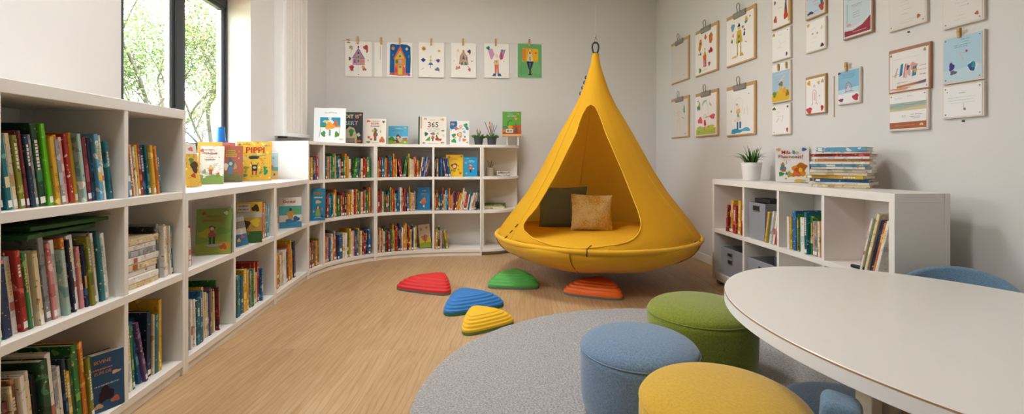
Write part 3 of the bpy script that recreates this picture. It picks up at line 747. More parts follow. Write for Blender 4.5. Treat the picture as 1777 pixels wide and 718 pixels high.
def cover_prism(m, t, w, h, c, mt):
    """boards and rounded spine as one U-shaped section: spine at y = 0, boards run back to y = w"""
    b = min(.003, t*.3)
    pts = [(0, w), (0, .003), (b*.7, 0), (t-b*.7, 0), (t, .003), (t, w), (t-b, w), (t-b, b+.002), (b, b+.002), (b, w)]
    m.prism(pts, 0, h, mt)
    return b
def deco(m, t, h, rr, code, near):
    """printed bands, title blocks and the library sticker on the spine"""
    acc = PAL[code][2]
    def patch(z0, z1, x0, x1, mt): m.add([(x0, -.0005, z0), (x1, -.0005, z0), (x1, -.0005, z1), (x0, -.0005, z1), (x0, .002, z0), (x1, .002, z0), (x1, .002, z1), (x0, .002, z1)],
                                         [(0, 1, 2, 3), (0, 4, 5, 1), (3, 2, 6, 7)], mt)
    k = rr.random()
    if rr.random() < .45: patch(h*.035, h*.035+min(.022, h*.1), t*.14, t*.86, STICK)
    if near and t > .008:
        z = h*rr.uniform(.78, .9); c1 = mat(rr.choice(acc), .5); c2 = mat(rr.choice(('#e8e2d2', '#d9b55c', '#c9c6be')), .5)
        if k < .5:
            for _ in range(rr.randint(4, 9)):
                dz = rr.uniform(.006, .012); patch(z-dz, z, t*.3, t*.7, c2); z -= dz+.003
            z -= .02
        if rr.random() < .6: patch(h*.3, h*.3+rr.uniform(.02, .05), t*.1, t*.9, c1)
def spine_book(M_, t, h, w, code, label, group, rr, near=True, into=None):
    m = into or MB()
    tgt = MB()
    b = cover_prism(tgt, t, w, h, code, cmat(code)); deco(tgt, t, h, rr, code, near)
    pg = MB(); pg.box(b, t-b, b+.002, w-.004, .004, h-.004, PAGES)
    if into is not None:
        for q in (tgt, pg):
            for f, mi in zip(q.f, q.mi): pass
            o = len(into.v); into.v += [tuple(M_ @ Vector(x)) for x in q.v]
            for f, mi in zip(q.f, q.mi): into.f.append([o+i for i in f]); into.mi.append(into.mid(q.m[mi]))
        return
    o = tgt.build('book', None, M_); pg.build('pages', o); o.matrix_world = M_
    return tag(o, label, 'book', group)
def parse(codes):
    out = []; lean = None
    for tok in codes.split():
        if tok[0] in '/\\|': lean = {'/': 1, '\\': -1, '|': 0}[tok[0]]; tok = tok[1:]
        out.append((tok, lean))
    return out
def fill(c, sa, sb, z, codes, h, w, bay, row, group, lean=0, frac=1, align='l', setback=.03, seed=0, near=True, into=None, jit=1.0, big=13):
    rr = random.Random(seed*97+5); bk = parse(codes); n = len(bk)
    ts = []; hs = []; ls = []
    for tok, l in bk:
        ts.append(rr.uniform(.7, 1.35)*(1.5 if '+' in tok else 1)); hh = rr.uniform(*h)
        if '^' in tok: hh = h[1]*rr.uniform(1.04, 1.1)
        hs.append(hh); ls.append(R_(lean if l is None else l*big)+R_(rr.uniform(-.4, .4))*jit*(1 if lean == 0 else .3))
    gaps = []; prev = 0
    for k in range(n):
        d_ = prev-ls[k]; gaps.append(max(0, math.sin(d_))*min(hs[k], hs[k-1] if k else 9)*1.0+.0008 if d_ > 0 else .0008); prev = ls[k]
    endgap = max(0, math.sin(ls[-1]))*hs[-1]
    room = (sb-sa)*frac-sum(gaps)-endgap-.002; sc = room/sum(t/math.cos(l) for t, l in zip(ts, ls))
    x = sa+(0 if align == 'l' else (sb-sa)*(1-frac))
    for k, (tok, _) in enumerate(bk):
        code = tok[0]; t = ts[k]*sc; a = ls[k]; x += gaps[k]
        p, tg, nn = c.at(x+t/2); p = p-tg*(t/2)
        p = p+nn*(setback+rr.uniform(0, .025)*jit)
        M_ = basis((p.x, p.y, z+.0005+max(0, math.sin(a))*t), (tg.x, tg.y, 0), (nn.x, nn.y, 0), (0, 0, 1)) @ Matrix.Rotation(a, 4, 'Y')
        cn = PAL[code][0]; size = 'thick' if t > .024 else 'slim' if t < .012 else 'tall' if hs[k] > h[0]+.75*(h[1]-h[0]) else 'upright'
        spine_book(M_, t-.0006, hs[k], min(rr.uniform(*w), .33), code, f'{size} {cn} book, {ORD[k]} from the left on the {row} shelf, {bay}', group, rr, near, into)
        x += t/math.cos(a)
sL = sL
p_ = .028
W0, W1_, N0, N1_ = sL(1.385)+.014, sL(1.917)-.014, sL(1.917)+.014, sL(2.325)-.028
g = 'upright books in the tall bookcase'
fill(LEFT, W0, W1_, .912, 'N+^ T A C Z M N E F+^ L+^ Y E O P R Y A W M N S W K T', (.225, .262), (.17, .21), 'tall bookcase wide bay', 'top', g, -8, .985, seed=1)
fill(LEFT, W0, W1_, .51, 'T N+ P W R G W C N E+^ P W A O N W+ P N Z E W T A W', (.235, .285), (.19, .23), 'tall bookcase wide bay', 'middle', g, -7, .98, seed=2)
fill(LEFT, W0, W1_, .075, 'E F M+ C D W C W K F+^ W+^ E W N Y F G+^ O^ Z', (.225, .30), (.20, .25), 'tall bookcase wide bay', 'bottom', g, -6, .80, seed=3)
fill(LEFT, N0, N1_, .912, 'E S W O W+ C Y R N+ T Y C O P T', (.215, .232), (.16, .19), 'tall bookcase narrow bay', 'top', g, -8, .80, seed=4)
fill(LEFT, N0, N1_, .51, 'K E W C C W T', (.235, .262), (.16, .2), 'tall bookcase narrow bay', 'middle', g, -3, .36, 'r', seed=5)
fill(LEFT, N0, N1_, .075, 'W+ W G \\B V K | N+ C T+ Y+^ K'.replace('| ', '|'), (.245, .31), (.17, .23), 'tall bookcase narrow bay', 'bottom', g, -5, .80, seed=6)
g = 'upright books in the low bookcases'
A0, A1, B0, B1, C0, C1 = sL(2.325)+.024, sL(2.83)-.013, sL(2.83)+.013, sL(3.44)-.024, sL(3.44)+.024, sL(4.17)-.026
fill(LEFT, A0, A1, .51, 'W S C W R', (.195, .225), (.12, .15), 'first low bay', 'upper', g, -4, .26, seed=7)
fill(LEFT, A0, A1, .075, 'M T+ E W C W T+ B^ Y^ W C A V+ Z C N M G^', (.235, .27), (.17, .21), 'first low bay', 'lower', g, -2, .84, seed=8)
fill(LEFT, B0, B1, .51, 'Y O O P M Z S', (.23, .255), (.15, .18), 'second low bay', 'upper', g, 3, .36, seed=9, align='r')
fill(LEFT, B0, B1, .075, 'G Y E T+ G B Y+^ Y W E G C R+^ C R+^ B', (.21, .265), (.16, .2), 'second low bay', 'lower', g, -1, .80, seed=10)
fill(LEFT, C0, C1, .505, 'C C W Y', (.20, .225), (.13, .16), 'end low bay', 'upper', g, -4, .24, seed=11)
fill(LEFT, C0, C1, .075, 'Z N O G C W+ N+ P O Y^ O N', (.235, .31), (.16, .2), 'end low bay', 'lower', g, -3, .74, seed=12)
g = 'upright books in the curved bookcase'
a0, a1, b0, b1 = .020, sT(563)-.013, sT(563)+.013, SB-.020
fill(TURN, a0, a1, .885, 'D C O Y N B+ R', (.19, .225), (.14, .17), 'curved bookcase narrow bay', 'top', g, 0, .90, seed=13)
fill(TURN, a0, a1, .505, 'D F', (.15, .18), (.14, .16), 'curved bookcase narrow bay', 'middle', g, 0, .18, seed=14)
fill(TURN, a0, a1, .075, 'M R D R G T O+ Z', (.215, .28), (.14, .17), 'curved bookcase narrow bay', 'bottom', g, 0, .92, seed=15)
fill(TURN, b0, b1, .885, 'O M T+ T O E G+^ O^ A T P K+ G+ O^ Y W M /G+ T |C R R G G', (.195, .235), (.15, .18), 'curved bookcase wide bay', 'top', g, 0, .98, seed=16, big=9)
fill(TURN, b0, b1, .505, 'T C^ C R T B T C Y O^ G N O M+ K O Y Y W^ R O^ G R C R E G O^', (.205, .25), (.15, .18), 'curved bookcase wide bay', 'middle', g, 0, .97, seed=17)
fill(TURN, b0, b1, .075, 'G C Y O P N B C O E^ R N B+ C W+ G Y^ W P V T Y+^ C M R N B+', (.22, .27), (.15, .18), 'curved bookcase wide bay', 'bottom', g, 0, .97, seed=18)
g = 'upright books in the back bookcase'
c0, c1, d0, d1 = SB+.022, sT(752)-.013, sT(752)+.013, TURN.L-.022
fill(TURN, c0, c1, .885, 'Z Y R+ D B+ B E Y O R M T+ T R O^ Y+ O \\R R /G G |Y^ C C W O R+ O Y /C V B S R V', (.175, .235), (.14, .17), 'back bookcase wide bay', 'top', g, 0, .97, seed=19, big=9)
MASS = MB()
fill(TURN, c0, c1, .505, 'Y R+ R D C W G R T+ T Y^ O R A T B B W^ C^ R R N B+ Y^ Y C P A', (.19, .25), (.14, .17), '', '', g, 0, .70, seed=20, into=MASS)
fill(TURN, c0, c1, .07, 'O G C O P W G M R+ T G Y^ Y R+ N N^ O W O Y^ M R Y N W Y+', (.21, .275), (.14, .17), '', '', g, 0, .72, seed=21, into=MASS)
fill(TURN, d0, d1, .885, 'K O N B+ \\V N B', (.19, .235), (.14, .17), 'back bookcase narrow bay', 'top', g, 0, .36, seed=22, big=9)
fill(TURN, d0, d1, .505, 'O R G T B R^ Y S B O^ O P M /R Y O C^ W C R+ W T W W O C N', (.165, .235), (.14, .17), '', '', g, 0, .99, seed=23, big=11, into=MASS)
fill(TURN, d0, d1, .07, 'O Y F+^ P \\G Y', (.18, .235), (.14, .17), 'back bookcase narrow bay', 'bottom', g, 0, .30, seed=24, big=9)
o = MASS.build('shelved_books')
tag(o, 'rows of thin colourful books on the lower shelves of the back bookcase', 'book', None, 'stuff')
g = 'upright books in the cube cabinet'
def rr_(d): return sR(d)
fill(RIGHT, sR(4.09)+.035, sR(3.61)-.013, .474, 'R N Y^ R+ B Y^ R+', (.215, .255), (.16, .2), 'cube cabinet end cube', 'upper', g, 2, .62, 'r', seed=25, setback=.012)
fill(RIGHT, sR(3.61)+.013, sR(3.19)-.013, .474, '/Y S W W R', (.225, .24), (.085, .095), 'cube cabinet second cube', 'upper', g, 8, .40, 'r', seed=26, setback=.01, big=11)
fill(RIGHT, sR(3.19)+.013, sR(2.77)-.013, .474, 'W Y B+^ O G W W+ T^ G P E C O C N', (.215, .25), (.16, .2), 'cube cabinet third cube', 'upper', g, -1, .86, 'r', seed=27, setback=.015)
fill(RIGHT, sR(2.77)+.013, sR(2.286)-.036, .474, '/P W L C^ N+ O W', (.27, .30), (.18, .21), 'cube cabinet near cube', 'upper', g, 14, .50, 'r', seed=28, setback=.01, big=15)

# ------------------------------------------------------------------ lying books
def lying(p, yaw, L, Wd, t, code, label, group):
    M_ = T(*p) @ RZ(yaw) @ Matrix.Rotation(R_(90), 4, 'Y') @ T(-t, 0, -L/2)      # the spine at local y = 0 faces -Y, the cover's thickness runs up
    rr = random.Random(int(p[2]*1e4))
    tgt = MB(); b = cover_prism(tgt, t, Wd, L, code, cmat(code)); deco(tgt, t, L, rr, code, True)
    pg = MB(); pg.box(b, t-b, b+.002, Wd-.004, .004, L-.004, PAGES)
    o = tgt.build('book', None, M_); pg.build('pages', o); o.matrix_world = M_
    return tag(o, label, 'book', group)
# the stack in the tall bookcase's narrow bay
z = .5105; rr = random.Random(3); n = 'CWWCWEWC'; yawL = math.atan2(tA.y, tA.x)
for k, c_ in enumerate(n):
    t = rr.uniform(.021, .031); s_ = (N0+.13); p = LEFT.off(s_+rr.uniform(-.008, .008), .035+rr.uniform(0, .012))
    lying((p.x, p.y, z), yawL, rr.uniform(.225, .245), .19, t, c_, f'{PAL[c_][0]} book lying {ORD[k]} from the bottom of the stack, tall bookcase narrow bay', 'lying books in the tall bookcase'); z += t+.0008
# two green folders lying across the row in the wide bay
GF = mat('#1f5a2c', .5, 0, .4, 'green_folder')
for k, (sx, zz, yw, lb) in enumerate(((1.70, .806, .10, 'dark green folder lying flat on top of the middle row, tall bookcase'), (1.735, .828, -.04, 'upper green folder with a pale corner lying above the other folder'))):
    p = LEFT.off(sL(sx), .06); M_ = T(p.x, p.y, zz) @ RZ(yawL+yw)
    m = MB(); m.prism([(-.17, 0), (.16, 0), (.17, .012), (.17, .2), (-.17, .2)], 0, .016, GF); o = m.build('folder', None, M_, bevel=.003); o.matrix_world = M_
    tag(o, lb, 'folder'); m = MB(); m.box(-.165, .165, .004, .195, .0045, .0115, PAGES); m.build('sheets', o)
    if k: m = MB(); m.box(.135, .1715, -.001, .03, .0165, .0175, mat('#c9b24a', .6)); m.build('corner_sticker', o)

# ------------------------------------------------------------------ pictures and lettering on flat things
def art_mesh(items, w, h, z, cx=0, cy=0, step=.00011):
    """items in fractions of a w x h rectangle whose lower edge is centred on (cx, cy)"""
    m = MB(); rr = random.Random(len(items)*7+int(w*1e4)); k = 0
    def X(u, v): return (cx+(u-.5)*w, cy+v*h)
    for it in items:
        zz = z+step*(1+k); k += 1; kind = it[0]; mt = mat(it[-1], .75, 0, .15)
        if kind == 'r': _, u0, v0, u1, v1, _c = it; q = [(u0, v0), (u1, v0), (u1, v1), (u0, v1)]
        elif kind == 'p': q = it[1]
        elif kind == 'e': _, u, v, ru, rv, _c = it; q = [(u+ru*math.cos(2*PI*i/20), v+rv*math.sin(2*PI*i/20)) for i in range(20)]
        elif kind == 'b':  # a blob with a wobbly outline
            _, u, v, ru, rv, _c = it; ph = rr.uniform(0, 6); q = [(u+ru*(1+.18*math.sin(3*a+ph)+.1*math.sin(7*a))*math.cos(a), v+rv*(1+.18*math.sin(3*a+ph)+.1*math.sin(5*a))*math.sin(a)) for a in [2*PI*i/28 for i in range(28)]]
        elif kind == 'star':
            _, u, v, r, npt, _c = it; asp = w/h; q = [(u+(r if i % 2 else r*.45)*math.cos(PI*i/npt), v+(r if i % 2 else r*.45)*asp*math.sin(PI*i/npt)) for i in range(2*npt)]
        elif kind == 's':  # a stroke
            _, pts, wd, _c = it
            for a, b_ in zip(pts, pts[1:]):
                A_, B_ = Vector(X(*a)), Vector(X(*b_)); d = (B_-A_)
                if d.length < 1e-6: continue
                s_ = Vector((-d.y, d.x)).normalized()*wd*w/2
                m.poly([(*(A_-s_), zz), (*(B_-s_), zz), (*(B_+s_), zz), (*(A_+s_), zz)], mt)
            continue
        elif kind == 'ln':  # rows of scribbled writing: u0, u1, v, stroke height
            _, u0, u1, v, hh, _c = it; u = u0
            while u < u1:
                l = rr.uniform(.015, .05); l = min(l, u1-u)
                if l > .006: m.poly([(*X(u, v-hh*rr.uniform(.2, .6)), zz), (*X(u+l, v-hh*rr.uniform(.2, .6)), zz), (*X(u+l, v+hh*rr.uniform(.2, .6)), zz), (*X(u, v+hh*rr.uniform(.2, .6)), zz)], mt)
                u += l+rr.uniform(.008, .02)
            continue
        m.poly([(*X(*p), zz) for p in q], mt)
    return m
def lettering(text, x, y, hgt, color, parent, z, maxw=None, bold=.012, name='title_lettering', colors=None):
    cu = bpy.data.curves.new('lettering', 'FONT'); cu.body = text; cu.size = 1; cu.offset = bold; cu.resolution_u = 2; cu.align_x = 'CENTER'
    tmp = bpy.data.objects.new('lettering', cu); COL.objects.link(tmp)
    me = bpy.data.meshes.new_from_object(tmp.evaluated_get(bpy.context.evaluated_depsgraph_get()))
    bpy.data.objects.remove(tmp); bpy.data.curves.remove(cu)
    xs = [v.co.x for v in me.vertices]; ys = [v.co.y for v in me.vertices]
    s = hgt/(max(ys)-min(ys)); wd = (max(xs)-min(xs))*s; sx = s*min(1, maxw/wd) if maxw else s
    mx, my = (max(xs)+min(xs))/2, min(ys)
    cols = colors or [color]
    for v in me.vertices: v.co = ((v.co.x-mx)*sx, (v.co.y-my)*s, 0)
    me.materials.clear()
    for c_ in cols: me.materials.append(mat(c_, .6, 0, .2))
    W_ = max((max(xs)-min(xs))*sx, 1e-5)
    for p in me.polygons: p.material_index = min(len(cols)-1, int((p.center.x/W_+.5)*len(cols))) if len(cols) > 1 else 0
    o = bpy.data.objects.new(name, me); COL.objects.link(o); o.parent = parent; o.matrix_local = T(x, y, z); return o
def display_book(px0, px1, y0, y1, d, zb, code, label, art=(), text=(), lean=10, yaw=None, t=.012, group=None, base=None, wfix=None, hfix=None, roll=0, spine=None):
    w = wfix or (px1-px0)*d/F; h = hfix or (y1-y0)*d/F/math.cos(R_(lean)); r = ray((px0+px1)/2)
    yaw = math.atan2(-r, 1) if yaw is None else R_(yaw)
    M_ = T(r*d, d, zb+.001+t*math.sin(R_(lean))+w/2*math.sin(R_(abs(roll)))) @ RZ(yaw) @ Matrix.Rotation(PI/2-R_(lean), 4, 'X') @ RZ(R_(roll))
    mt = mat(base, .42, 0, .4) if base else cmat(code)
    m = MB(); b = .0025
    m.prism([(-w/2, 0), (w/2, 0), (w/2, -b), (-w/2+.004, -b), (-w/2+.004, -t+b), (w/2, -t+b), (w/2, -t), (-w/2, -t)], 0, h, mt)
    m.v = [(x, z, y) for x, y, z in m.v]                       # section in x/thickness, height upwards in local y
    if spine: m.box(-w/2-.0006, -w/2+.02, 0, h, -t, .0005, mat(spine, .45))
    if art: m.merge(art_mesh(art, w, h, .0003))
    o = m.build('picture_book', None, M_); o.matrix_world = M_; tag(o, label, 'picture book', group)
    m = MB(); m.box(-w/2+.004, w/2-.003, .003, h-.003, -t+b, -b, PAGES); m.build('pages', o)
    for tx in text:
        s_, u, v, hh, c_ = tx[:5]
        lettering(s_, (u-.5)*w, v*h, hh*h, c_ if isinstance(c_, str) else c_[0], o, .0030, (tx[5] if len(tx) > 5 else .9)*w, colors=None if isinstance(c_, str) else c_)
    return o
figure = lambda u, v, s, c1, c2, c3='#d9a97f': [('e', u, v+.17*s, .055*s, .045*s, c3), ('p', [(u-.03*s, v+.13*s), (u+.03*s, v+.13*s), (u+.075*s, v), (u-.075*s, v)], c1), ('r', u-.045*s, v-.09*s, u-.012*s, v, c2), ('r', u+.012*s, v-.09*s, u+.045*s, v, c2), ('p', [(u-.062*s, v+.185*s), (u+.062*s, v+.185*s), (u+.03*s, v+.225*s), (u-.03*s, v+.225*s)], c2)]
LZ = .905
display_book(413, 467, 246, 313.5, 3.72, LZ, 'Y', 'yellow picture book with big red title letters on the low bookcase', [('e', .5, .60, .16, .03, '#2c3a30'), ('p', [(.33, .58), (.66, .62), (.6, .55), (.4, .54)], '#2c3a30'), ('r', .44, .24, .60, .40, '#2f3c3a'), ('s', [(.44, .40), (.42, .46)], .02, '#2f3c3a'), ('s', [(.6, .4), (.63, .46)], .02, '#2f3c3a'), ('r', .45, .14, .49, .24, '#8f3b2c'), ('r', .55, .14, .59, .24, '#8f3b2c'), ('e', .52, .33, .05, .03, '#c9b48a'), ('b', .26, .13, .06, .035, '#2f8a7a'), ('s', [(.26, .15), (.27, .30)], .012, '#5f7f6a'), ('b', .28, .33, .08, .03, '#7d8a4a'), ('b', .84, .22, .06, .08, '#2f8a5a'), ('b', .82, .32, .05, .04, '#3b7a4a'), ('b', .69, .2, .04, .025, '#3f9a7a'), ('star', .78, .42, .03, 5, '#7f8a5a'), ('star', .72, .33, .025, 5, '#8f9a4a'), ('b', .2, .55, .09, .05, '#b9a878'), ('b', .84, .90, .05, .03, '#a9788a'), ('b', .08, .92, .03, .02, '#5a5a6a'), ('ln', .14, .42, .925, .012, '#6a5a2a'), ('ln', .36, .88, .645, .02, '#4f7f94'), ('r', .40, .10, .66, .115, '#5a8a4a')],
             [('PIPPI', .53, .70, .155, '#a8231f', .74)], 8, 20, .02)
display_book(346, 384, 252, 318, 3.16, LZ, 'W', 'white picture book with a meadow at the foot, left of the brown one', [('p', [(0, 0), (1, 0), (1, .20), (.6, .25), (.3, .2), (0, .27)], '#7f9a55'), ('b', .5, .40, .10, .08, '#c9a55c'), ('r', .44, .24, .56, .38, '#a85a48'), ('e', .5, .43, .05, .035, '#dcb28a'), ('b', .25, .32, .07, .06, '#8aa86a'), ('b', .78, .22, .08, .06, '#6f8f4a'), ('b', .8, .27, .05, .03, '#d0684a'), ('b', .25, .18, .05, .03, '#d8d0c0'), ('b', .14, .88, .07, .045, '#c96a5a'), ('r', 0, 0, .06, 1, '#d9a53a'), ('ln', .2, .62, .9, .03, '#b06a60'), ('ln', .14, .74, .81, .03, '#b98a80'), ('ln', .3, .6, .70, .02, '#c05a50'), ('ln', .25, .7, .635, .022, '#5a6a5a')], [('TUINSAM', .46, .775, .055, '#a8685c', .55), ('BLOEMEN', .46, .62, .03, '#7a7f78', .45)], 9, 22, .018)
display_book(382, 417, 254, 317, 3.46, LZ, 'D', 'reddish brown picture book with a blue-hooded figure, beside the yellow one', [('p', [(0, 0), (1, 0), (1, .17), (.5, .22), (0, .2)], '#6a6a4a'), ('b', .5, .50, .15, .13, '#3f6a80'), ('r', .42, .22, .58, .42, '#4f7fa0'), ('e', .5, .50, .075, .05, '#c9b08a'), ('b', .3, .42, .09, .10, '#cfc3b0'), ('b', .70, .42, .07, .08, '#a88a60'), ('b', .3, .2, .1, .06, '#5f7a4a'), ('b', .75, .22, .1, .07, '#7f6a3a'), ('e', .14, .84, .06, .07, '#8f8a4a'), ('r', .30, .80, .70, .88, '#a9884a'), ('r', .28, .69, .76, .78, '#b58f4a'), ('star', .85, .65, .04, 5, '#d8c9a0'), ('b', .85, .84, .05, .03, '#c4684a'), ('ln', .33, .68, .84, .018, '#3a2a20'), ('ln', .31, .74, .735, .018, '#4a3526')], (), 9, 22, .018, base='#9a5340')
display_book(331, 350, 245, 320, 2.86, LZ, 'Y', 'mustard and black picture book at the tall bookcase side, turned mostly sideways', [('r', 0, .75, 1, 1, '#d6d0c8'), ('b', .5, .86, .2, .05, '#c96a70'), ('b', .6, .45, .3, .14, '#4a3a28'), ('b', .4, .6, .2, .06, '#5a7a4a'), ('b', .4, .25, .2, .05, '#a8452c')], (), 8, 98, .022, wfix=.13)
display_book(343, 380, 247, 318, 3.36, LZ, 'Y', 'mustard picture book standing behind the white book with the meadow', [('r', .05, .85, .95, .97, '#c9a04a')], (), 11, 22, .012, base='#c99a3a')
display_book(377, 404, 249, 316, 3.62, LZ, 'R', 'red-topped picture book standing behind the reddish brown one', [('r', .0, .0, .08, 1, '#d9cfc4')], (), 11, 22, .012, base='#a8564c')
display_book(458, 481, 266, 312, 3.93, LZ, 'S', 'small pale blue picture book peeking out beside the yellow one', [('r', 0, 0, 1, .32, '#c9a060'), ('r', 0, .32, 1, .46, '#5f9a94'), ('b', .5, .45, .14, .14, '#a8684a'), ('e', .5, .58, .07, .05, '#d9b08a'), ('b', .75, .18, .07, .05, '#3f6a94'), ('ln', .35, .75, .8, .06, '#5a7f9a'), ('ln', .3, .6, .7, .05, '#c05a5a')], (), 9, 24, .014, base='#a9bfc9')
m = MB(); m.lathe([(.046, 0), (.048, .004), (.038, .10), (.030, .215), (.027, .215), (.034, .10), (.043, .012), (.001, .010)], mat('#2272c8', .25, 0, .5, 'blue_plastic'), 32)
p = A(3.74, .10); o = m.build('tumbler', None, T(p[0], p[1], Z0+.022), smooth='auto'); o.matrix_world = T(p[0], p[1], Z0+.022)
tag(o, 'tapered bright blue plastic tumbler on the window sill', 'tumbler')

# books inside the left bays
display_book(343, 397, 364, 443, 2.74, .51, 'G', 'big green picture book facing out in the first low bay', [('r', 0, 0, 1, 1, '#7f9a4f'), ('p', [(0, 0), (1, 0), (1, .26), (.5, .3), (0, .22)], '#96a24e'), ('b', .3, .45, .22, .10, '#a8a840'), ('b', .75, .5, .2, .08, '#6f924a'), ('b', .45, .57, .085, .06, '#6a4a38'), ('e', .45, .56, .055, .04, '#d9a98a'), ('b', .45, .43, .11, .08, '#a05a50'), ('r', .37, .22, .44, .38, '#3f5a30'), ('r', .47, .22, .54, .38, '#3f5a30'), ('b', .79, .17, .16, .10, '#c98f3a'), ('b', .78, .16, .10, .06, '#a8653a'), ('b', .5, .2, .22, .03, '#b5b0a0'), ('b', .84, .9, .06, .04, '#d8cfc0'), ('b', .22, .9, .05, .035, '#c0453a')], [('Blauwen', .50, .81, .06, '#b5543a', .45), ('Avonturen', .47, .71, .065, '#b5543a', .6)], 5, 18, .014)
display_book(411, 452, 350, 421, 3.12, .51, 'Y', 'yellow and green picture book facing out in the second low bay', [('r', 0, 0, 1, .28, '#3a5f35'), ('r', 0, .28, 1, .62, '#b5924a'), ('r', 0, .62, 1, .74, '#b0b0aa'), ('r', .05, .76, .55, .95, '#c9c4b8'), ('b', .75, .84, .14, .08, '#4a3a28'), ('b', .35, .45, .18, .12, '#4a3a26'), ('b', .75, .5, .16, .10, '#d0b43a'), ('b', .4, .25, .12, .08, '#8a6a30'), ('ln', .1, .5, .90, .03, '#8a4a44'), ('ln', .1, .5, .82, .03, '#5a5a5a')], (), 4, 24, .012, base='#d2a83a')
display_book(408, 430, 375, 424, 2.985, .51, 'B', 'blue-footed picture book leaning over the yellow and green one', [('r', 0, 0, 1, .4, '#3f6f94'), ('r', 0, .6, 1, .85, '#8a8480'), ('b', .5, .5, .3, .1, '#d0cabe'), ('b', .4, .2, .12, .06, '#d9a03a'), ('b', .7, .3, .12, .05, '#c05a4a')], (), 9, 30, .008, base='#bdb8b0', roll=9)
display_book(487, 522, 342, 394, 3.86, .505, 'S', 'blue picture book with a red title facing out in the end low bay', [('r', 0, .0, 1, .2, '#3f7fa0'), ('r', 0, .2, 1, .42, '#c9c4b4'), ('r', 0, .42, 1, .72, '#4f9aa0'), ('r', 0, .72, 1, 1, '#d8d6d0'), ('b', .5, .42, .16, .15, '#b58a4a'), ('e', .5, .6, .07, .05, '#5a3a28'), ('b', .78, .55, .14, .1, '#5f9a50'), ('b', .75, .28, .15, .09, '#3a5a80'), ('b', .45, .22, .2, .07, '#3f6a94')], [('Donkel', .45, .82, .09, '#b5402f', .6)], 8, 30, .012)
o = display_book(165.5, 203.5, 615, 712, 1.842, .075, 'B', 'boxed dark blue book with orange lettering in the tall bookcase bottom row', [('b', .5, .28, .2, .13, '#33232a'), ('b', .3, .1, .12, .04, '#c9a078'), ('b', .75, .14, .12, .05, '#b06a4a'), ('ln', .12, .7, .74, .03, '#c9845a'), ('ln', .2, .85, .45, .03, '#a9b4bc'), ('b', .78, .62, .12, .03, '#d0a888')], [('IKVINE', .42, .84, .06, '#d08a4a', .6), ('EUFS DE', .42, .65, .05, '#c98a50', .5)], 2, 66, .05, base='#1d4a70', wfix=.125, hfix=.225, spine='#1c5a3c')
# the curved and back bookcases
display_book(540, 563, 331, 386, 4.335, .505, 'B', 'blue picture book facing out in the curved bookcase narrow bay', [('b', .5, .38, .13, .09, '#7a4a30'), ('e', .5, .4, .07, .05, '#d9a878'), ('p', [(.4, .36), (.6, .36), (.68, .14), (.32, .14)], '#8fa04a'), ('b', .5, .58, .2, .05, '#d9b878'), ('r', .15, .8, .8, .9, '#8a7a60'), ('ln', .2, .8, .72, .05, '#e0dccf'), ('b', .2, .28, .06, .04, '#d9a060'), ('b', .8, .35, .05, .05, '#c97a5a'), ('b', .78, .13, .08, .05, '#4a4a3a'), ('ln', .3, .75, .1, .03, '#e0dccf')], (), 5, 12, .012, base='#2483ab')
display_book(724, 746, 326.5, 366, 5.24, .505, 'B', 'blue picture book with an orange figure standing at the back bookcase middle row', [('b', .52, .42, .17, .11, '#c4663a'), ('e', .52, .3, .08, .1, '#b5582f'), ('e', .52, .17, .07, .05, '#d9b08a'), ('b', .28, .34, .09, .05, '#c9a03a'), ('ln', .3, .8, .71, .04, '#c4663a'), ('ln', .4, .68, .84, .03, '#a8c0cc')], (), 6, 6, .012, base='#1e6f9c')
display_book(729, 749, 393, 432, 5.26, .07, 'Y', 'yellow and green picture book leaning at the end of the back bottom row', [('r', 0, 0, 1, .22, '#8a9a30'), ('r', 0, .22, 1, .4, '#c9a53a'), ('r', 0, .4, 1, 1, '#b9a888'), ('b', .5, .42, .28, .14, '#a8684a'), ('s', [(.5, .2), (.5, .55)], .06, '#5a4a30'), ('b', .25, .8, .09, .06, '#b56a4a'), ('b', .72, .85, .09, .06, '#b56a4a')], (), 12, 10, .012, roll=6)
display_book(773.5, 803.5, 271, 308.5, 5.27, .885, 'Y', 'bright yellow picture book facing out under the pencil pots', [('b', .5, .48, .17, .13, '#8f3b2c'), ('e', .5, .46, .10, .08, '#dcc09a'), ('r', .45, .2, .49, .36, '#8a4a30'), ('r', .52, .2, .56, .36, '#7a5a3a'), ('b', .36, .28, .05, .04, '#4f7a6a'), ('b', .74, .3, .05, .04, '#7f8a4a'), ('b', .72, .48, .04, .03, '#8f5a5a'), ('b', .84, .14, .08, .05, '#c4553f'), ('b', .17, .13, .06, .04, '#b5a878'), ('b', .19, .89, .07, .06, '#d0703a'), ('b', .9, .92, .05, .04, '#6a8a6a'), ('ln', .28, .82, .71, .04, '#9aa04a')], [('I ONNA', .5, .77, .055, '#c4402f', .42)], 6, 4, .014, base='#e6b81a')
display_book(804.5, 828, 275, 308.5, 5.27, .885, 'S', 'bright blue picture book beside the yellow one under the pencil pots', [('e', .5, .55, .09, .06, '#dcae8a'), ('b', .5, .44, .15, .11, '#b5603f'), ('b', .5, .43, .07, .05, '#e0903a'), ('r', .46, .2, .56, .36, '#24384a'), ('b', .18, .7, .09, .05, '#c98a6a'), ('b', .22, .16, .07, .05, '#d0904a'), ('b', .72, .4, .06, .05, '#c9d8d8'), ('ln', .35, .8, .75, .05, '#a9d0dc'), ('ln', .4, .7, .82, .03, '#c9d8d8'), ('ln', .2, .4, .93, .03, '#d0dde0')], (), 6, 4, .012, base='#1d8fc4')
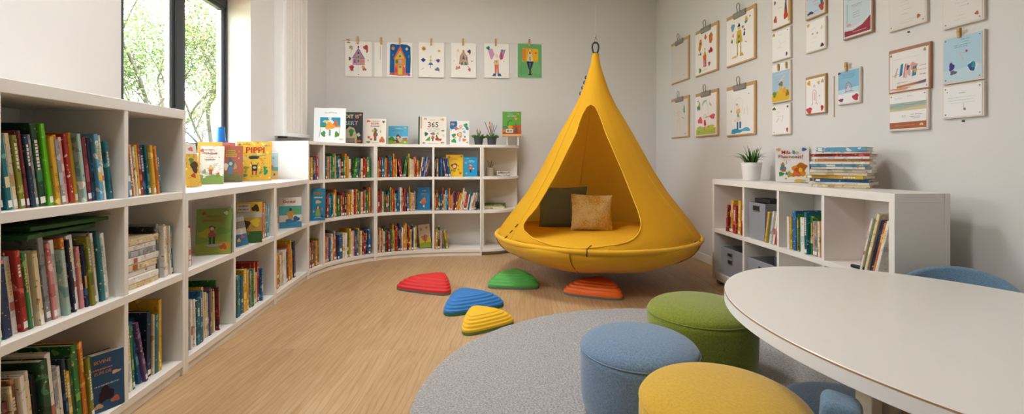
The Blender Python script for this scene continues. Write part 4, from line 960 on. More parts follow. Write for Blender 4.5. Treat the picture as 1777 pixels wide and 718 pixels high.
# on top of the curved and back bookcases
CZ = 1.245
display_book(546, 598, 186, 247, 4.70, CZ, 'W', 'tall white picture book with a blue panel on the curved bookcase', [('r', .19, .44, .83, .73, '#2a8db4'), ('p', [(.19, .44), (.55, .44), (.35, .52), (.19, .5)], '#4a8a50'), ('p', [(.5, .44), (.83, .44), (.83, .48), (.62, .56)], '#b5924a'), ('b', .67, .56, .09, .09, '#b5684a'), ('b', .5, .55, .11, .12, '#cfd8d8'), ('b', .5, .48, .14, .10, '#df9a3f'), ('e', .5, .70, .055, .04, '#d9d4cc'), ('b', .36, .61, .09, .03, '#d9b84a'), ('r', .47, .20, .53, .38, '#7f9a8a'), ('b', .3, .25, .07, .08, '#4a8a50'), ('b', .72, .24, .07, .08, '#5a8a40'), ('s', [(.22, .42), (.16, .14)], .012, '#b5786a'), ('s', [(.79, .4), (.8, .2)], .012, '#b5786a'), ('b', .86, .1, .07, .025, '#dcc08a'), ('ln', .32, .72, .86, .03, '#b9b4a0'), ('ln', .3, .7, .09, .008, '#c9c4bc')], (), 7, 14, .02, base='#dfe4e8')
display_book(586, 628, 192.5, 248, 4.98, CZ, 'K', 'black picture book with pale capital letters half behind the white one', [('p', [(.3, .02), (.78, .02), (.78, .26), (.66, .5), (.48, .55), (.34, .45)], '#b9b08a'), ('b', .55, .36, .09, .12, '#4a7a4a'), ('r', .2, .02, .7, .18, '#8a7a74'), ('p', [(.76, .3), (.85, .36), (.92, .26), (.83, .22)], '#c9c4b8'), ('r', .76, .05, .94, .12, '#b5623a'), ('b', .9, .92, .05, .03, '#d9885a')], [('DIT IS', .57, .80, .12, ['#d8a888', '#dccf9a', '#cfcfc4', '#d0b09a'], .74), ('BERT', .55, .59, .125, ['#a9b8c4', '#9ac0b4', '#9fb8d0', '#cf9ab0'], .7)], 7, 10, .014, base='#232323')
display_book(632, 669, 205.5, 250, 5.08, CZ, 'C', 'cream picture book with a small capped figure, on the bookcase seam', [('b', .5, .55, .10, .07, '#6a6a60'), ('b', .42, .52, .07, .06, '#c9b03a'), ('b', .52, .40, .10, .10, '#5f5f5a'), ('r', .45, .22, .57, .38, '#a8503a'), ('r', .45, .13, .57, .22, '#4a7a4a'), ('b', .22, .27, .06, .05, '#c05a44'), ('b', .32, .19, .06, .04, '#c05a44'), ('b', .82, .16, .12, .11, '#b5694a'), ('b', .2, .08, .09, .04, '#5f8a4a'), ('b', .2, .9, .09, .04, '#c4604f'), ('b', .88, .88, .06, .05, '#5a6a5a'), ('b', .75, .5, .03, .05, '#a9a294'), ('ln', .34, .72, .9, .03, '#6a8a6a'), ('ln', .38, .7, .05, .02, '#7a8a5a')], [('ROVIR', .5, .77, .075, '#b5402f', .36), ('de rumoek', .5, .68, .055, '#4a4a44', .6)], 7, 9, .012, base='#e2d8cc')
display_book(674, 707.5, 218.5, 251, 5.25, CZ, 'S', 'small sky blue picture book with a meadow scene on the back bookcase', [('r', 0, 0, 1, .28, '#7fa044'), ('r', 0, .28, 1, .45, '#9ac4d0'), ('r', 0, 0, 1, .1, '#93a83c'), ('b', .16, .32, .15, .10, '#4f8a40'), ('b', .5, .42, .12, .12, '#6a4a30'), ('e', .5, .38, .07, .06, '#dcae8a'), ('b', .45, .2, .18, .09, '#4a4438'), ('b', .6, .22, .1, .08, '#d99a8f'), ('b', .85, .3, .12, .08, '#b5653a'), ('b', .35, .16, .05, .04, '#e08a80'), ('b', .85, .14, .05, .05, '#c9c4b4'), ('ln', .2, .75, .74, .05, '#7a7040'), ('ln', .35, .65, .88, .03, '#d9c84a'), ('b', .86, .9, .06, .04, '#d9b03a')], (), 6, 5, .012, base='#3fa0c8')
display_book(726, 774, 203.5, 252.5, 5.30, CZ, 'W', 'large off-white book with the number 365 and a dark green spine', [('r', 0, 0, .055, 1, '#2c4a38'), ('r', .075, .58, .13, .99, '#c9a878'), ('r', .09, 0, .125, .58, '#d9c9a8'), ('b', .28, .38, .06, .07, '#3f6a44'), ('p', [(.24, .14), (.42, .14), (.43, .3), (.36, .26)], '#5f9a4a'), ('b', .52, .39, .08, .05, '#8a7a80'), ('b', .52, .26, .06, .06, '#c4604f'), ('b', .52, .18, .03, .06, '#4a7a5a'), ('b', .68, .2, .07, .06, '#9a4a34'), ('b', .66, .3, .03, .05, '#5a7a4a'), ('b', .78, .18, .06, .04, '#b5503f'), ('b', .7, .4, .025, .04, '#7a9a5a'), ('b', .88, .5, .06, .03, '#6a8a5a'), ('b', .9, .33, .04, .04, '#cfc4b0'), ('b', .25, .92, .06, .03, '#b5a08a'), ('b', .86, .9, .07, .04, '#d0a860'), ('b', .2, .06, .05, .025, '#8f7a64'), ('b', .86, .07, .07, .025, '#9a8f74'), ('ln', .42, .62, .885, .018, '#7a6a6a'), ('ln', .32, .78, .56, .03, '#8a8a84'), ('ln', .36, .76, .485, .03, '#9aa09a'), ('ln', .34, .7, .05, .02, '#a9a49a')], [('365', .53, .62, .19, ['#8a3a34', '#4a3a30', '#2f5a40', '#4f8f54', '#6a4a3a'], .46)], 6, 5, .022, base='#e4ddd4')
display_book(781, 814, 210, 252, 5.30, CZ, 'W', 'white picture book with a blue corner, next to the smaller pencil pot', [('p', [(0, .68), (.12, .64), (.33, .7), (.38, .85), (.36, .98), (0, .98)], '#2a70ae'), ('b', .14, .86, .09, .05, '#c98a5a'), ('b', .3, .68, .09, .07, '#c9704a'), ('b', .56, .76, .08, .07, '#d99a80'), ('e', .56, .76, .035, .03, '#ece6de'), ('b', .82, .8, .10, .10, '#4a9a74'), ('b', .9, .68, .07, .07, '#3f7f8a'), ('b', .45, .66, .09, .02, '#6a4a3a'), ('b', .5, .42, .13, .11, '#c9925a'), ('e', .5, .43, .08, .07, '#e0c49a'), ('r', .46, .14, .56, .3, '#b5bcbc'), ('b', .2, .38, .10, .09, '#3f8a54'), ('b', .26, .3, .06, .05, '#dcb494'), ('b', .2, .16, .13, .08, '#3a9a50'), ('b', .74, .2, .10, .06, '#df8a44'), ('b', .74, .54, .07, .05, '#9ab4c0'), ('b', .78, .33, .05, .03, '#5a6a74'), ('b', .9, .1, .05, .03, '#b5a05a'), ('b', .06, .62, .04, .04, '#9ac4d4'), ('ln', .35, .72, .66, .03, '#5a4a44')], (), 6, 4, .012, base='#e6e4e2')
# small riser with the green book
rs = thing('display_riser', 'small wooden riser on slim clear posts at the rounded shelf end', 'riser', T(ray(888)*5.47, 5.47, CZ))
RW = mat('#d3ab72', .55, 0, .3, 'pale_pine'); ACR = mat('#d9dad8', .15, 0, .5, 'clear_post')
m = MB(); m.box(-.115, .118, -.06, .06, .108, .132, RW); m.build('shelf_board', rs, bevel=.002)
for x, y in ((-.055, -.035), (.075, -.035), (-.055, .045), (.075, .045)):
    m = MB(); m.box(x-.008, x+.008, y-.006, y+.006, 0, .108, ACR); m.build('post', rs)
display_book(872, 904.5, 193, 232, 5.45, CZ+.132, 'G', 'green picture book standing on the small wooden riser', [('r', 0, 0, 1, .22, '#a8503a'), ('r', 0, .22, 1, .30, '#5f8a64'), ('r', .5, .25, 1, .39, '#b5502f'), ('r', 0, .28, .5, .36, '#4f7a6a'), ('b', .42, .48, .16, .10, '#5aa844'), ('s', [(.27, .35), (.3, .52), (.42, .62), (.52, .56)], .03, '#2f4a34'), ('b', .42, .31, .15, .07, '#df9a2f'), ('r', .18, .06, .56, .22, '#d8d4c8'), ('b', .3, .14, .08, .04, '#6a6a70'), ('b', .45, .14, .07, .03, '#6a6a70'), ('b', .75, .17, .10, .10, '#4f6a3f'), ('s', [(.72, .1), (.72, .45)], .03, '#2f5a3f'), ('b', .62, .34, .07, .06, '#c9452f'), ('b', .88, .34, .1, .05, '#c9452f'), ('b', .7, .04, .15, .04, '#b5302f'), ('b', .08, .14, .09, .06, '#d08a3a'), ('b', .92, .14, .1, .06, '#c4503f'), ('b', .72, .69, .08, .06, '#d9a03a'), ('b', .84, .9, .07, .03, '#df9a3a'), ('ln', .25, .55, .9, .05, '#8fc0a8'), ('ln', .25, .75, .8, .06, '#a8c4a0'), ('ln', .5, .8, .74, .04, '#c4553a')], (), 3, 2, .014, base='#58983a')

# pencil pots
GP = mat('#4b4f54', .4, .2, .4, 'dark_grey_pot')
PEN = ['#c9692f', '#b5302c', '#d9a53a', '#3f6a94', '#4f7a3a', '#8a4a2c', '#2f4a44']
LEAVES = mat('#4a7030', .6, 0, .3, 'succulent_leaf')
def pencil(m, base, tilt, az, L, c_, r0=.0038):
    d = Vector((math.sin(tilt)*math.cos(az), math.sin(tilt)*math.sin(az), math.cos(tilt))); b0 = Vector(base)
    m.tube([b0, b0+d*(L-.016)], r0, mat(c_, .5), 6); m.tube([b0+d*(L-.016), b0+d*L], [r0, .0006], mat('#d8b98c', .7), 6)
def pot(px, d, z, r, hp, npen, L, label, seed, body=None, leaves=True):
    x = ray(px)*d; o = thing('pencil_pot', label, 'pencil pot', T(x, d, z))
    m = MB(); m.lathe([(r*.74, 0), (r*.76, .002), (r*.97, hp-.004), (r, hp), (r*.9, hp), (r*.72, .006), (.001, .005)], body or GP, 32); m.build('pot', o, smooth='auto')
    rr = random.Random(seed)
    if leaves:
        m = MB()
        for k in range(30):
            a = rr.uniform(0, 2*PI); q = r*rr.uniform(.3, .8); d_ = Vector((math.cos(a), math.sin(a), rr.uniform(.2, 1.4))).normalized(); b0 = Vector((q*math.cos(a), q*math.sin(a), hp-.012)); L_ = rr.uniform(.035, .06)
            m.tube([b0, b0+d_*L_*.5, b0+d_*L_], [.004, .010, .001], LEAVES, 6)
        m.build('foliage', o, smooth=True)
    for k in range(npen):
        a = 2*PI*k/npen+rr.uniform(-.3, .3); ti = R_(rr.uniform(10, 22)); l = L*rr.uniform(.8, 1.05)
        b0 = (-.35*r*math.cos(a), -.35*r*math.sin(a), .012)
        q = MB(); pencil(q, b0, min(ti, math.atan2(r*1.05, hp)), a, l, rr.choice(PEN)); e = q.build('pencil', None, T(x, d, z), smooth='auto'); e.matrix_world = T(x, d, z)
        yield e, k
nm = ['first', 'second', 'third', 'fourth', 'fifth', 'sixth', 'seventh', 'eighth', 'ninth']
def pots(*a, where='', **kw):
    for e, k in pot(*a, **kw): tag(e, f'coloured pencil sticking out of the {where}', 'pencil', f'pencils in the {where}')
pots(830.5, 5.30, CZ, .058, .092, 6, .185, 'smaller dark grey pot of pencils beside the white picture book', 2, where='smaller dark grey pot')
pots(853.5, 5.33, CZ, .060, .098, 8, .275, 'larger dark grey pot of pencils and green sprigs near the riser', 5, where='larger dark grey pot')
pots(851, 5.42, .885, .05, .10, 6, .185, 'clear ribbed tumbler of wooden pencils on the rounded end shelf', 8, where='clear ribbed tumbler', body=mat('#b5aa98', .15, 0, .5, 'ribbed_tumbler'), leaves=False)
def small_stack(px, d, z, codes, L, Wd, label, group, yaw0):
    rr = random.Random(int(px)); zz = z+.0005
    for k, c_ in enumerate(codes):
        t = rr.uniform(.012, .016); lying((ray(px)*d+rr.uniform(-.006, .006), d-Wd/2, zz), R_(yaw0+rr.uniform(-5, 5)), L, Wd, t, c_, label.format(c=PAL[c_][0], o=ORD[k]), group); zz += t+.0006
small_stack(873, 5.50, .885, 'EWEC', .16, .12, '{c} booklet lying {o} from the bottom of the pile beside the ribbed tumbler', 'booklets on the rounded end shelf', 0)
small_stack(859, 5.46, .505, 'WCZF', .24, .17, '{c} booklet lying {o} from the bottom of the pile on the lower rounded shelf', 'booklets on the lower rounded shelf', -4)

# ------------------------------------------------------------------ on and in the cube cabinet
display_book(1350, 1401, 255, 317, 3.42, LZ, 'W', 'white picture book with red title letters beside the potted plant', [('b', .72, .36, .20, .18, '#d98f2f'), ('b', .78, .42, .14, .12, '#b5692a'), ('b', .66, .3, .10, .12, '#c9502f'), ('b', .6, .22, .14, .07, '#d0703a'), ('e', .74, .34, .06, .07, '#e0b83a'), ('b', .22, .5, .06, .05, '#c9803a'), ('b', .22, .40, .09, .08, '#4a8a94'), ('b', .24, .33, .06, .04, '#c9604a'), ('b', .17, .23, .08, .06, '#4f8a54'), ('b', .42, .22, .07, .08, '#b5a03a'), ('b', .33, .24, .04, .04, '#3f8a8a'), ('b', .1, .92, .07, .04, '#d9a078'), ('b', .86, .92, .07, .045, '#3a6aa8'), ('b', .3, .1, .03, .02, '#8f9a4a'), ('b', .7, .05, .16, .035, '#e0b83a'), ('s', [(.33, .6), (.33, .5)], .02, '#7f9a5a'), ('ln', .24, .45, .62, .012, '#9a9a8a')], [('Mila Bo', .44, .79, .10, ['#b52f38', '#b52f38', '#b52f38', '#3f7fb0', '#c9a83a'], .72), ('Fluamoezt!', .46, .67, .10, ['#b52f38', '#a8383f', '#b56a3a', '#5a8a4a', '#8a3f7a', '#b52f38'], .86)], 8, -22, .012, base='#ebe8e4')
display_book(1360, 1411, 255, 316, 3.46, LZ, 'F', 'dark green picture book standing right behind the white one', (), (), 8, -22, .012)
display_book(1368, 1419, 257, 315, 3.50, LZ, 'D', 'brown picture book, last of three leaning beside the tall stack', (), (), 8, -22, .010)
z = .9055; rr = random.Random(12)
STK = [('C', .29), ('W', .31), ('B', .27), ('Y', .30), ('C', .29), ('W', .31), ('W', .27), ('S', .28), ('W', .30), ('O', .27), ('W', .29), ('R', .30), ('W', .27), ('S', .25)]
bx, by = ray(1462)*2.86, 2.86
for k, (c_, L) in enumerate(STK):
    t = rr.uniform(.013, .021) if k != 13 else .026; yw = R_(-46+rr.uniform(-9, 9)); wd = rr.uniform(.20, .225)
    dx, dy = math.sin(yw)*wd/2, -math.cos(yw)*wd/2
    lying((bx+rr.uniform(-.012, .012)+dx, by+rr.uniform(-.012, .012)+dy, z), yw, L, wd, t, c_, f'{PAL[c_][0]} book lying {ORD[k]} from the bottom of the tall stack on the cube cabinet', 'stack of books on the cube cabinet'); z += t+.0007
BINF = fabric('grey_felt_bin', '#85878f', '#989aa2', 240, .95, .0006, .1)
def storage_bin(d0, d1, z, hb, label, handles, back=.02, D=.22):
    s0, s1 = sR(d0), sR(d1); p, tg, nn = RIGHT.at((s0+s1)/2); p = p+nn*back; w = s1-s0
    r = thing('storage_bin', label, 'storage bin', basis((p.x, p.y, z+.0005), (tg.x, tg.y, 0), (nn.x, nn.y, 0), (0, 0, 1)), 'grey fabric storage bins')
    m = MB()
    def rect(k, zz, inset=0): return [(-w/2*k+inset, inset, zz), (w/2*k-inset, inset, zz), (w/2*k-inset, D-inset, zz), (-w/2*k+inset, D-inset, zz)]
    L = [rect(.86, 0), rect(.9, .004), rect(1.0, hb-.03), rect(1.0, hb), rect(1.0, hb, .006), rect(.88, .02, .006)]
    v = [q for r_ in L for q in r_]; fs = [(3, 2, 1, 0)]
    for j in range(5):
        for i in range(4): fs.append((j*4+i, j*4+(i+1) % 4, (j+1)*4+(i+1) % 4, (j+1)*4+i))
    fs.append((20, 21, 22, 23)); m.add(v, fs, BINF); m.build('body', r, bevel=.003)
    for (x, zz, ww, hh) in handles:
        tl = lambda q: 0
        m = MB(); m.box(x-ww/2, x+ww/2, -.004, .004, zz-hh/2, zz+hh/2, DARK); hd = m.build('handle_slot', r, bevel=.003)
        m = MB()
        for a in ((x-ww/2-.004, x+ww/2+.004, zz+hh/2, zz+hh/2+.004), (x-ww/2-.004, x+ww/2+.004, zz-hh/2-.004, zz-hh/2), (x-ww/2-.004, x-ww/2, zz-hh/2, zz+hh/2), (x+ww/2, x+ww/2+.004, zz-hh/2, zz+hh/2)): m.box(a[0], a[1], -.006, .002, a[2], a[3], STEEL)
        m.build('metal_rim', hd)
    return r
storage_bin(3.98, 3.64, .10, .235, 'grey fabric bin with two stacked slots in the cabinet\'s lower end cube', [(-.02, .185, .065, .026), (-.02, .125, .065, .032)])
storage_bin(3.585, 3.22, .10, .225, 'grey fabric bin in the lower cube beside the two-slot bin', [(.01, .165, .085, .034)])
storage_bin(3.585, 3.375, .474, .275, 'tall grey fabric bin with black folders in the upper cube', [(.0, .235, .08, .036)], .03, .2)
r = RIGHT.at(sR(3.48)); p = r[0]+r[2]*.07
m = MB(); m.box(-.09, .10, 0, .11, 0, .03, mat('#2a2a2c', .5, 0, .4)); M_ = basis((p.x, p.y, .474+.277), (r[1].x, r[1].y, 0), (r[2].x, r[2].y, 0), (0, 0, 1)); o = m.build('folder', None, M_, bevel=.004); o.matrix_world = M_
tag(o, 'black folder lying across the rim of the tall grey bin', 'folder')
r = RIGHT.at(sR(2.575)); p = r[0]+r[2]*.02
m = MB(); m.lathe([(.009, 0), (.010, .004), (.010, .10), (.007, .105), (.007, .13), (.001, .132)], mat('#17181a', .4, 0, .4, 'black_barrel'), 16)
M_ = T(p.x, p.y, .474+.011) @ RZ(R_(-75)) @ Matrix.Rotation(R_(90), 4, 'Y'); o = m.build('marker', None, M_, smooth='auto'); o.matrix_world = M_
tag(o, 'black marker pen lying at the foot of the slanted books', 'marker')
# ================================================================== PICTURES ON THE BACK WALL
uB = Vector((1, .1722, 0)).normalized(); nBk = Vector((.1722, -1, 0)).normalized()
def back_M(px, py, off=.004): d = wallB_d(px); p = pt(px, py, d)+nBk*off; return basis(p, uB, (0, 0, 1), nBk)
WHT = '#f1eeea'
def sheet(m_, w, h, art, label, cat='drawing', paper=PAPER, group=None, t=.0015, name='drawing_sheet', curl=0):
    """a sheet of paper whose upper edge is centred on the matrix"""
    m = MB()
    if curl:
        n = 10; v = []; fs = []
        for i in range(n+1):
            q = i/n; zz = .002+curl*q*q
            v += [(-w/2, -h*q, zz), (w/2, -h*q, zz+curl*.4*q), (w/2, -h*q, zz+curl*.4*q+t), (-w/2, -h*q, zz+t)]
        for i in range(n):
            for k in range(4): fs.append((i*4+k, i*4+(k+1) % 4, i*4+4+(k+1) % 4, i*4+4+k))
        fs += [(0, 1, 2, 3), (n*4+3, n*4+2, n*4+1, n*4)]
        m.add(v, fs, paper)
    else: m.box(-w/2, w/2, -h, 0, 0, t, paper)
    if art:
        a = art_mesh(art, w, h, t, 0, -h)
        if curl: a.v = [(x, y, z+.0024+curl*(y/h)**2-curl*.4*(y/h)*(x/w+.5)) for x, y, z in a.v]
        m.merge(a)
    o = m.build(name, None, m_); o.matrix_world = m_; return tag(o, label, cat, group)
def house(c1, c2, c3): return [('p', [(.27, .52), (.73, .52), (.5, .80)], c1), ('r', .28, .34, .74, .52, c2), ('s', [(.27, .52), (.5, .81), (.73, .52)], .015, c3), ('s', [(.27, .52), (.73, .52)], .012, c3), ('s', [(.43, .34), (.43, .52)], .01, c3), ('s', [(.59, .34), (.59, .52)], .01, c3), ('s', [(.28, .34), (.74, .34)], .012, c3)]
PICS = [
 (600, 644.4, 72, 133, 'drawing of a mauve house with five blots around it, first sheet on the line', house('#a98aa8', '#c99ab4', '#7a5a74') + [('e', .5, .84, .035, .025, '#5a2a3a'), ('r', .45, .55, .55, .62, '#d9b84a'), ('e', .5, .57, .03, .03, '#2f7a6a'), ('e', .5, .67, .03, .03, '#2f4a6a'), ('e', .5, .44, .035, .04, '#4a8a4a'), ('r', .32, .38, .40, .48, '#8a6a9a'), ('b', .67, .42, .06, .05, '#dd9060'), ('star', .22, .82, .10, 6, '#7f94b0'), ('e', .25, .79, .045, .045, '#d9b84a'), ('s', [(.24, .75), (.22, .64)], .015, '#cfc08a'), ('b', .78, .83, .09, .07, '#b5504a'), ('b', .82, .73, .04, .05, '#c46a5a'), ('b', .18, .50, .04, .05, '#5a4a5a'), ('b', .25, .24, .08, .08, '#b5424a'), ('s', [(.16, .15), (.2, .18)], .012, '#5a4a4a'), ('s', [(.33, .15), (.3, .19)], .012, '#5a4a4a'), ('b', .68, .26, .05, .06, '#d9a84a'), ('b', .73, .21, .07, .04, '#c9687a'), ('s', [(.5, .33), (.5, .12)], .008, '#cfc0a0'), ('e', .5, .06, .03, .01, '#4a4a4a'), ('e', .86, .47, .03, .03, '#d9cf8a')]),
 (650, 663, 74, 133.5, 'blank narrow white sheet on the line beside the blue house drawing', [('s', [(.78, .9), (.78, .5)], .05, '#9a948c')]),
 (672.5, 715, 73.8, 134, 'drawing of an orange house on a deep blue painted sky', [('p', [(.10, .12), (.12, .92), (.2, .95), (.4, .93), (.55, .95), (.8, .94), (.93, .88), (.94, .5), (.92, .12)], '#1f5f9f'), ('p', [(.08, .06), (.5, .04), (.92, .06), (.9, .12), (.12, .12)], '#c9605a'), ('p', [(.25, .52), (.75, .52), (.52, .90)], '#dd6a4a'), ('p', [(.32, .53), (.70, .53), (.52, .78)], '#d9b84a'), ('r', .29, .07, .74, .52, '#dd7a50'), ('r', .29, .36, .74, .52, '#d9924a'), ('e', .38, .44, .06, .06, '#4a8a4a'), ('e', .52, .45, .06, .05, '#b9a8cc'), ('e', .68, .44, .03, .05, '#8fae4a'), ('r', .44, .07, .60, .34, '#d9c24a'), ('r', .47, .27, .57, .32, '#3f8aa0'), ('e', .52, .66, .04, .05, '#a9c0b0'), ('e', .51, .6, .03, .03, '#3a5a6a'), ('b', .35, .2, .05, .08, '#c4505a'), ('b', .67, .2, .05, .1, '#d0607a'), ('e', .68, .32, .02, .02, '#ece6de'), ('e', .24, .82, .065, .05, '#d98a3a'), ('p', [(.78, .76), (.84, .81), (.78, .87), (.72, .81)], '#dcc884'), ('b', .87, .07, .05, .03, '#8a5a9a'), ('s', [(.22, .6), (.24, .66)], .03, '#5a90c0'), ('s', [(.85, .56), (.87, .64)], .03, '#6a9ac4')]),
 (727, 770.5, 73.8, 134.5, 'white sheet with scattered gold and blue stars and a tiny umbrella', [('star', .2, .81, .12, 8, '#d09a2a'), ('e', .2, .81, .05, .04, '#b57f20'), ('star', .8, .76, .08, 5, '#ddb040'), ('p', [(.08, .49), (.18, .55), (.28, .49), (.18, .42)], '#2f4f94'), ('b', .76, .48, .07, .05, '#6a4a84'), ('s', [(.6, .48), (.72, .48)], .01, '#8a7a8a'), ('e', .47, .48, .045, .04, '#d9b84a'), ('e', .47, .58, .035, .04, '#dccf9a'), ('p', [(.37, .35), (.57, .35), (.52, .41), (.47, .43), (.42, .41)], '#3f6ab0'), ('s', [(.47, .36), (.47, .26)], .015, '#5a5a8a'), ('s', [(.1, .21), (.2, .26)], .025, '#e0b08a'), ('b', .73, .23, .09, .05, '#7a74a4'), ('s', [(.8, .17), (.84, .15)], .012, '#8a84a4')]),
 (782.8, 825.6, 75, 135, 'drawing of a striped rocket-like house between small balloons', [('p', [(.32, .38), (.36, .62), (.5, .78), (.63, .62), (.70, .38)], '#c9a07a'), ('p', [(.42, .45), (.5, .68), (.58, .45)], '#3f6a9a'), ('r', .35, .5, .42, .6, '#c98aa4'), ('r', .6, .5, .66, .6, '#8a6a9a'), ('p', [(.38, .36), (.66, .36), (.62, .45), (.42, .45)], '#4a7aa4'), ('r', .48, .36, .54, .46, '#d0b84a'), ('s', [(.33, .38), (.38, .62), (.5, .77), (.62, .62), (.7, .38)], .015, '#a8684a'), ('e', .5, .77, .04, .03, '#c9903a'), ('b', .73, .76, .07, .05, '#5a4a84'), ('b', .75, .70, .03, .03, '#c45a4a'), ('e', .28, .77, .05, .05, '#ecd0c0'), ('s', [(.22, .7), (.26, .5)], .01, '#dcd0b8'), ('b', .24, .27, .06, .05, '#d98a6a'), ('b', .33, .29, .03, .04, '#c46050'), ('s', [(.66, .34), (.76, .25)], .02, '#7a9a6a'), ('b', .74, .23, .05, .05, '#cf6a70'), ('e', .84, .48, .025, .02, '#7a8a7a'), ('e', .13, .48, .03, .02, '#e4cfc8'), ('b', .62, .63, .03, .02, '#8fae5a')]),
 (840, 883, 76, 135.5, 'drawing of a winged figure with big blue shoes and raised pink arms', [('p', [(.15, .83), (.32, .85), (.42, .68), (.3, .52), (.24, .58)], '#cf9ac0'), ('p', [(.67, .80), (.87, .84), (.76, .56), (.66, .52), (.6, .62)], '#b98aa8'), ('b', .70, .64, .05, .1, '#b54a64'), ('b', .16, .86, .07, .05, '#1f7a8a'), ('b', .73, .80, .06, .04, '#6a9aba'), ('e', .5, .65, .06, .05, '#efd6c4'), ('s', [(.48, .61), (.54, .61)], .015, '#8a5a5a'), ('p', [(.4, .36), (.42, .52), (.58, .52), (.6, .36)], '#dcbf8a'), ('s', [(.42, .5), (.38, .42)], .02, '#d0985a'), ('s', [(.58, .5), (.62, .58)], .02, '#ecd6b8'), ('p', [(.42, .1), (.42, .38), (.58, .38), (.6, .1), (.53, .1), (.51, .3), (.49, .1)], '#d9786a'), ('p', [(.32, .05), (.46, .05), (.46, .12), (.38, .13)], '#2f6098'), ('p', [(.54, .05), (.70, .05), (.65, .13), (.54, .12)], '#2f6098'), ('e', .5, .47, .025, .03, '#7aa4a4'), ('s', [(.8, .5), (.8, .46)], .02, '#b57a8a')]),
 (897, 941, 76, 135.5, 'green painted sheet with an orange square and a black goblet shape', [('r', .015, .01, .985, .99, '#6fae72'), ('b', .25, .25, .2, .16, '#66a66c'), ('b', .75, .3, .18, .2, '#78b47a'), ('r', .19, .48, .84, .86, '#e0a83a'), ('r', .19, .5, .34, .84, '#d98a34'), ('r', .62, .52, .84, .84, '#e8b52e'), ('p', [(.38, .50), (.64, .50), (.58, .72), (.51, .85), (.44, .72)], '#e8cf9a'), ('e', .51, .73, .035, .04, '#a8504a'), ('p', [(.44, .48), (.58, .48), (.55, .66), (.51, .70), (.47, .66)], '#d4d0b4'), ('r', .49, .5, .53, .62, '#4a7a5a'), ('p', [(.37, .48), (.65, .48), (.6, .34), (.54, .24), (.48, .24), (.42, .34)], '#33364a'), ('p', [(.47, .44), (.55, .44), (.52, .28), (.50, .28)], '#6a6a8a'), ('r', .48, .10, .55, .24, '#4a2f30'), ('r', .43, .08, .60, .105, '#2f2a2c'), ('b', .74, .73, .05, .03, '#d9704a')])]
line_pts = [(594, 70.4), (622, 71.5), (657, 72.4), (694, 73), (748, 74), (804, 75), (861, 75.6), (918, 75.8), (940, 76)]
STR = mat('#d9d4cc', .8, 0, .2, 'white_string')
m = MB(); pts = [pt(px, py, wallB_d(px))+nBk*.012 for px, py in line_pts]; pts = [pts[0]+Vector((0, .0115, 0))]+pts+[pts[-1]+Vector((0, .0115, 0))]
m.tube(pts, .0014, STR, 6); o = m.build('string_line', smooth=True); tag(o, 'thin white string line stretched along the back wall for drawings', 'string')
for i, (x0, x1, y0, y1, lb, art) in enumerate(PICS):
    xm = (x0+x1)/2; d = wallB_d(xm); w = (x1-x0)*d/F*1.0; h = (y1-y0)*d/F
    sheet(back_M(xm, y0, .008), w, h, art, lb, group=None, curl=(.0, .0, .0, .010, .012, .010, .0)[i])
PEGM = [mat(c, .6, 0, .2, 'peg_wood') for c in ('#c9a468', '#b5924f', '#c9a468')]
def peg(M_, label, group, L=.085, wd=.022, dark=None):
    r = thing('clothespin', label, 'clothespin', M_, group)
    for s in (-1, 1):
        m = MB(); m.prism([(-wd/2, -L*.5), (wd/2, -L*.5), (wd/2, L*.42), (wd*.3, L*.5), (-wd*.3, L*.5), (-wd/2, L*.42)], 0, .006, PEGM[0])
        z0 = .007 if s > 0 else .0
        m.v = [(x, y, z+z0+(.006*max(0, y/L)*(1 if s > 0 else 0))) for x, y, z in m.v]; m.build('prong', r)
    m = MB(); m.tube([(-wd/2-.001, .004, .005), (-wd/2-.001, .004, .0165), (wd/2+.001, .004, .0165), (wd/2+.001, .004, .005)], .0016, STEEL, 6)
    m.build('spring', r, smooth=True)
    if dark: m = MB(); m.lathe([(.007, 0), (.006, .006), (.001, .008)], mat(dark, .5), 12, (0, L*.42)); m.v = [(x, y, z+.016) for x, y, z in m.v]; m.build('knob', r)
for (px, py, nm_) in ((621.5, 70.5, 'mauve house drawing'), (662, 71.5, 'blank narrow sheet'), (694, 72.5, 'blue sky house drawing'), (748.5, 73.5, 'sheet of stars'), (803.5, 73.5, 'striped rocket house drawing'), (860, 74, 'winged figure drawing'), (918, 75, 'green painted sheet')):
    peg(back_M(px, py, .014), f'wooden clothespin at the top edge of the {nm_}', 'clothespins on the string line', dark='#4a1f24' if px == 918 else None)
# two little paper stickers by the line's first end
for k, (px, py, c_) in enumerate(((604, 69.5, '#c9a03a'), (605, 74, '#b5964a'))):
    m = MB(); m.prism([(-.022, -.006), (.018, -.009), (.024, .003), (.006, .009), (-.018, .006)], 0, .003, mat(c_, .6)); M_ = back_M(px, py, .0125); o = m.build('paper_tab', None, M_); o.matrix_world = M_
    tag(o, ('upper' if k == 0 else 'lower') + ' little gold paper tab at the first corner of the house drawing', 'paper tab')

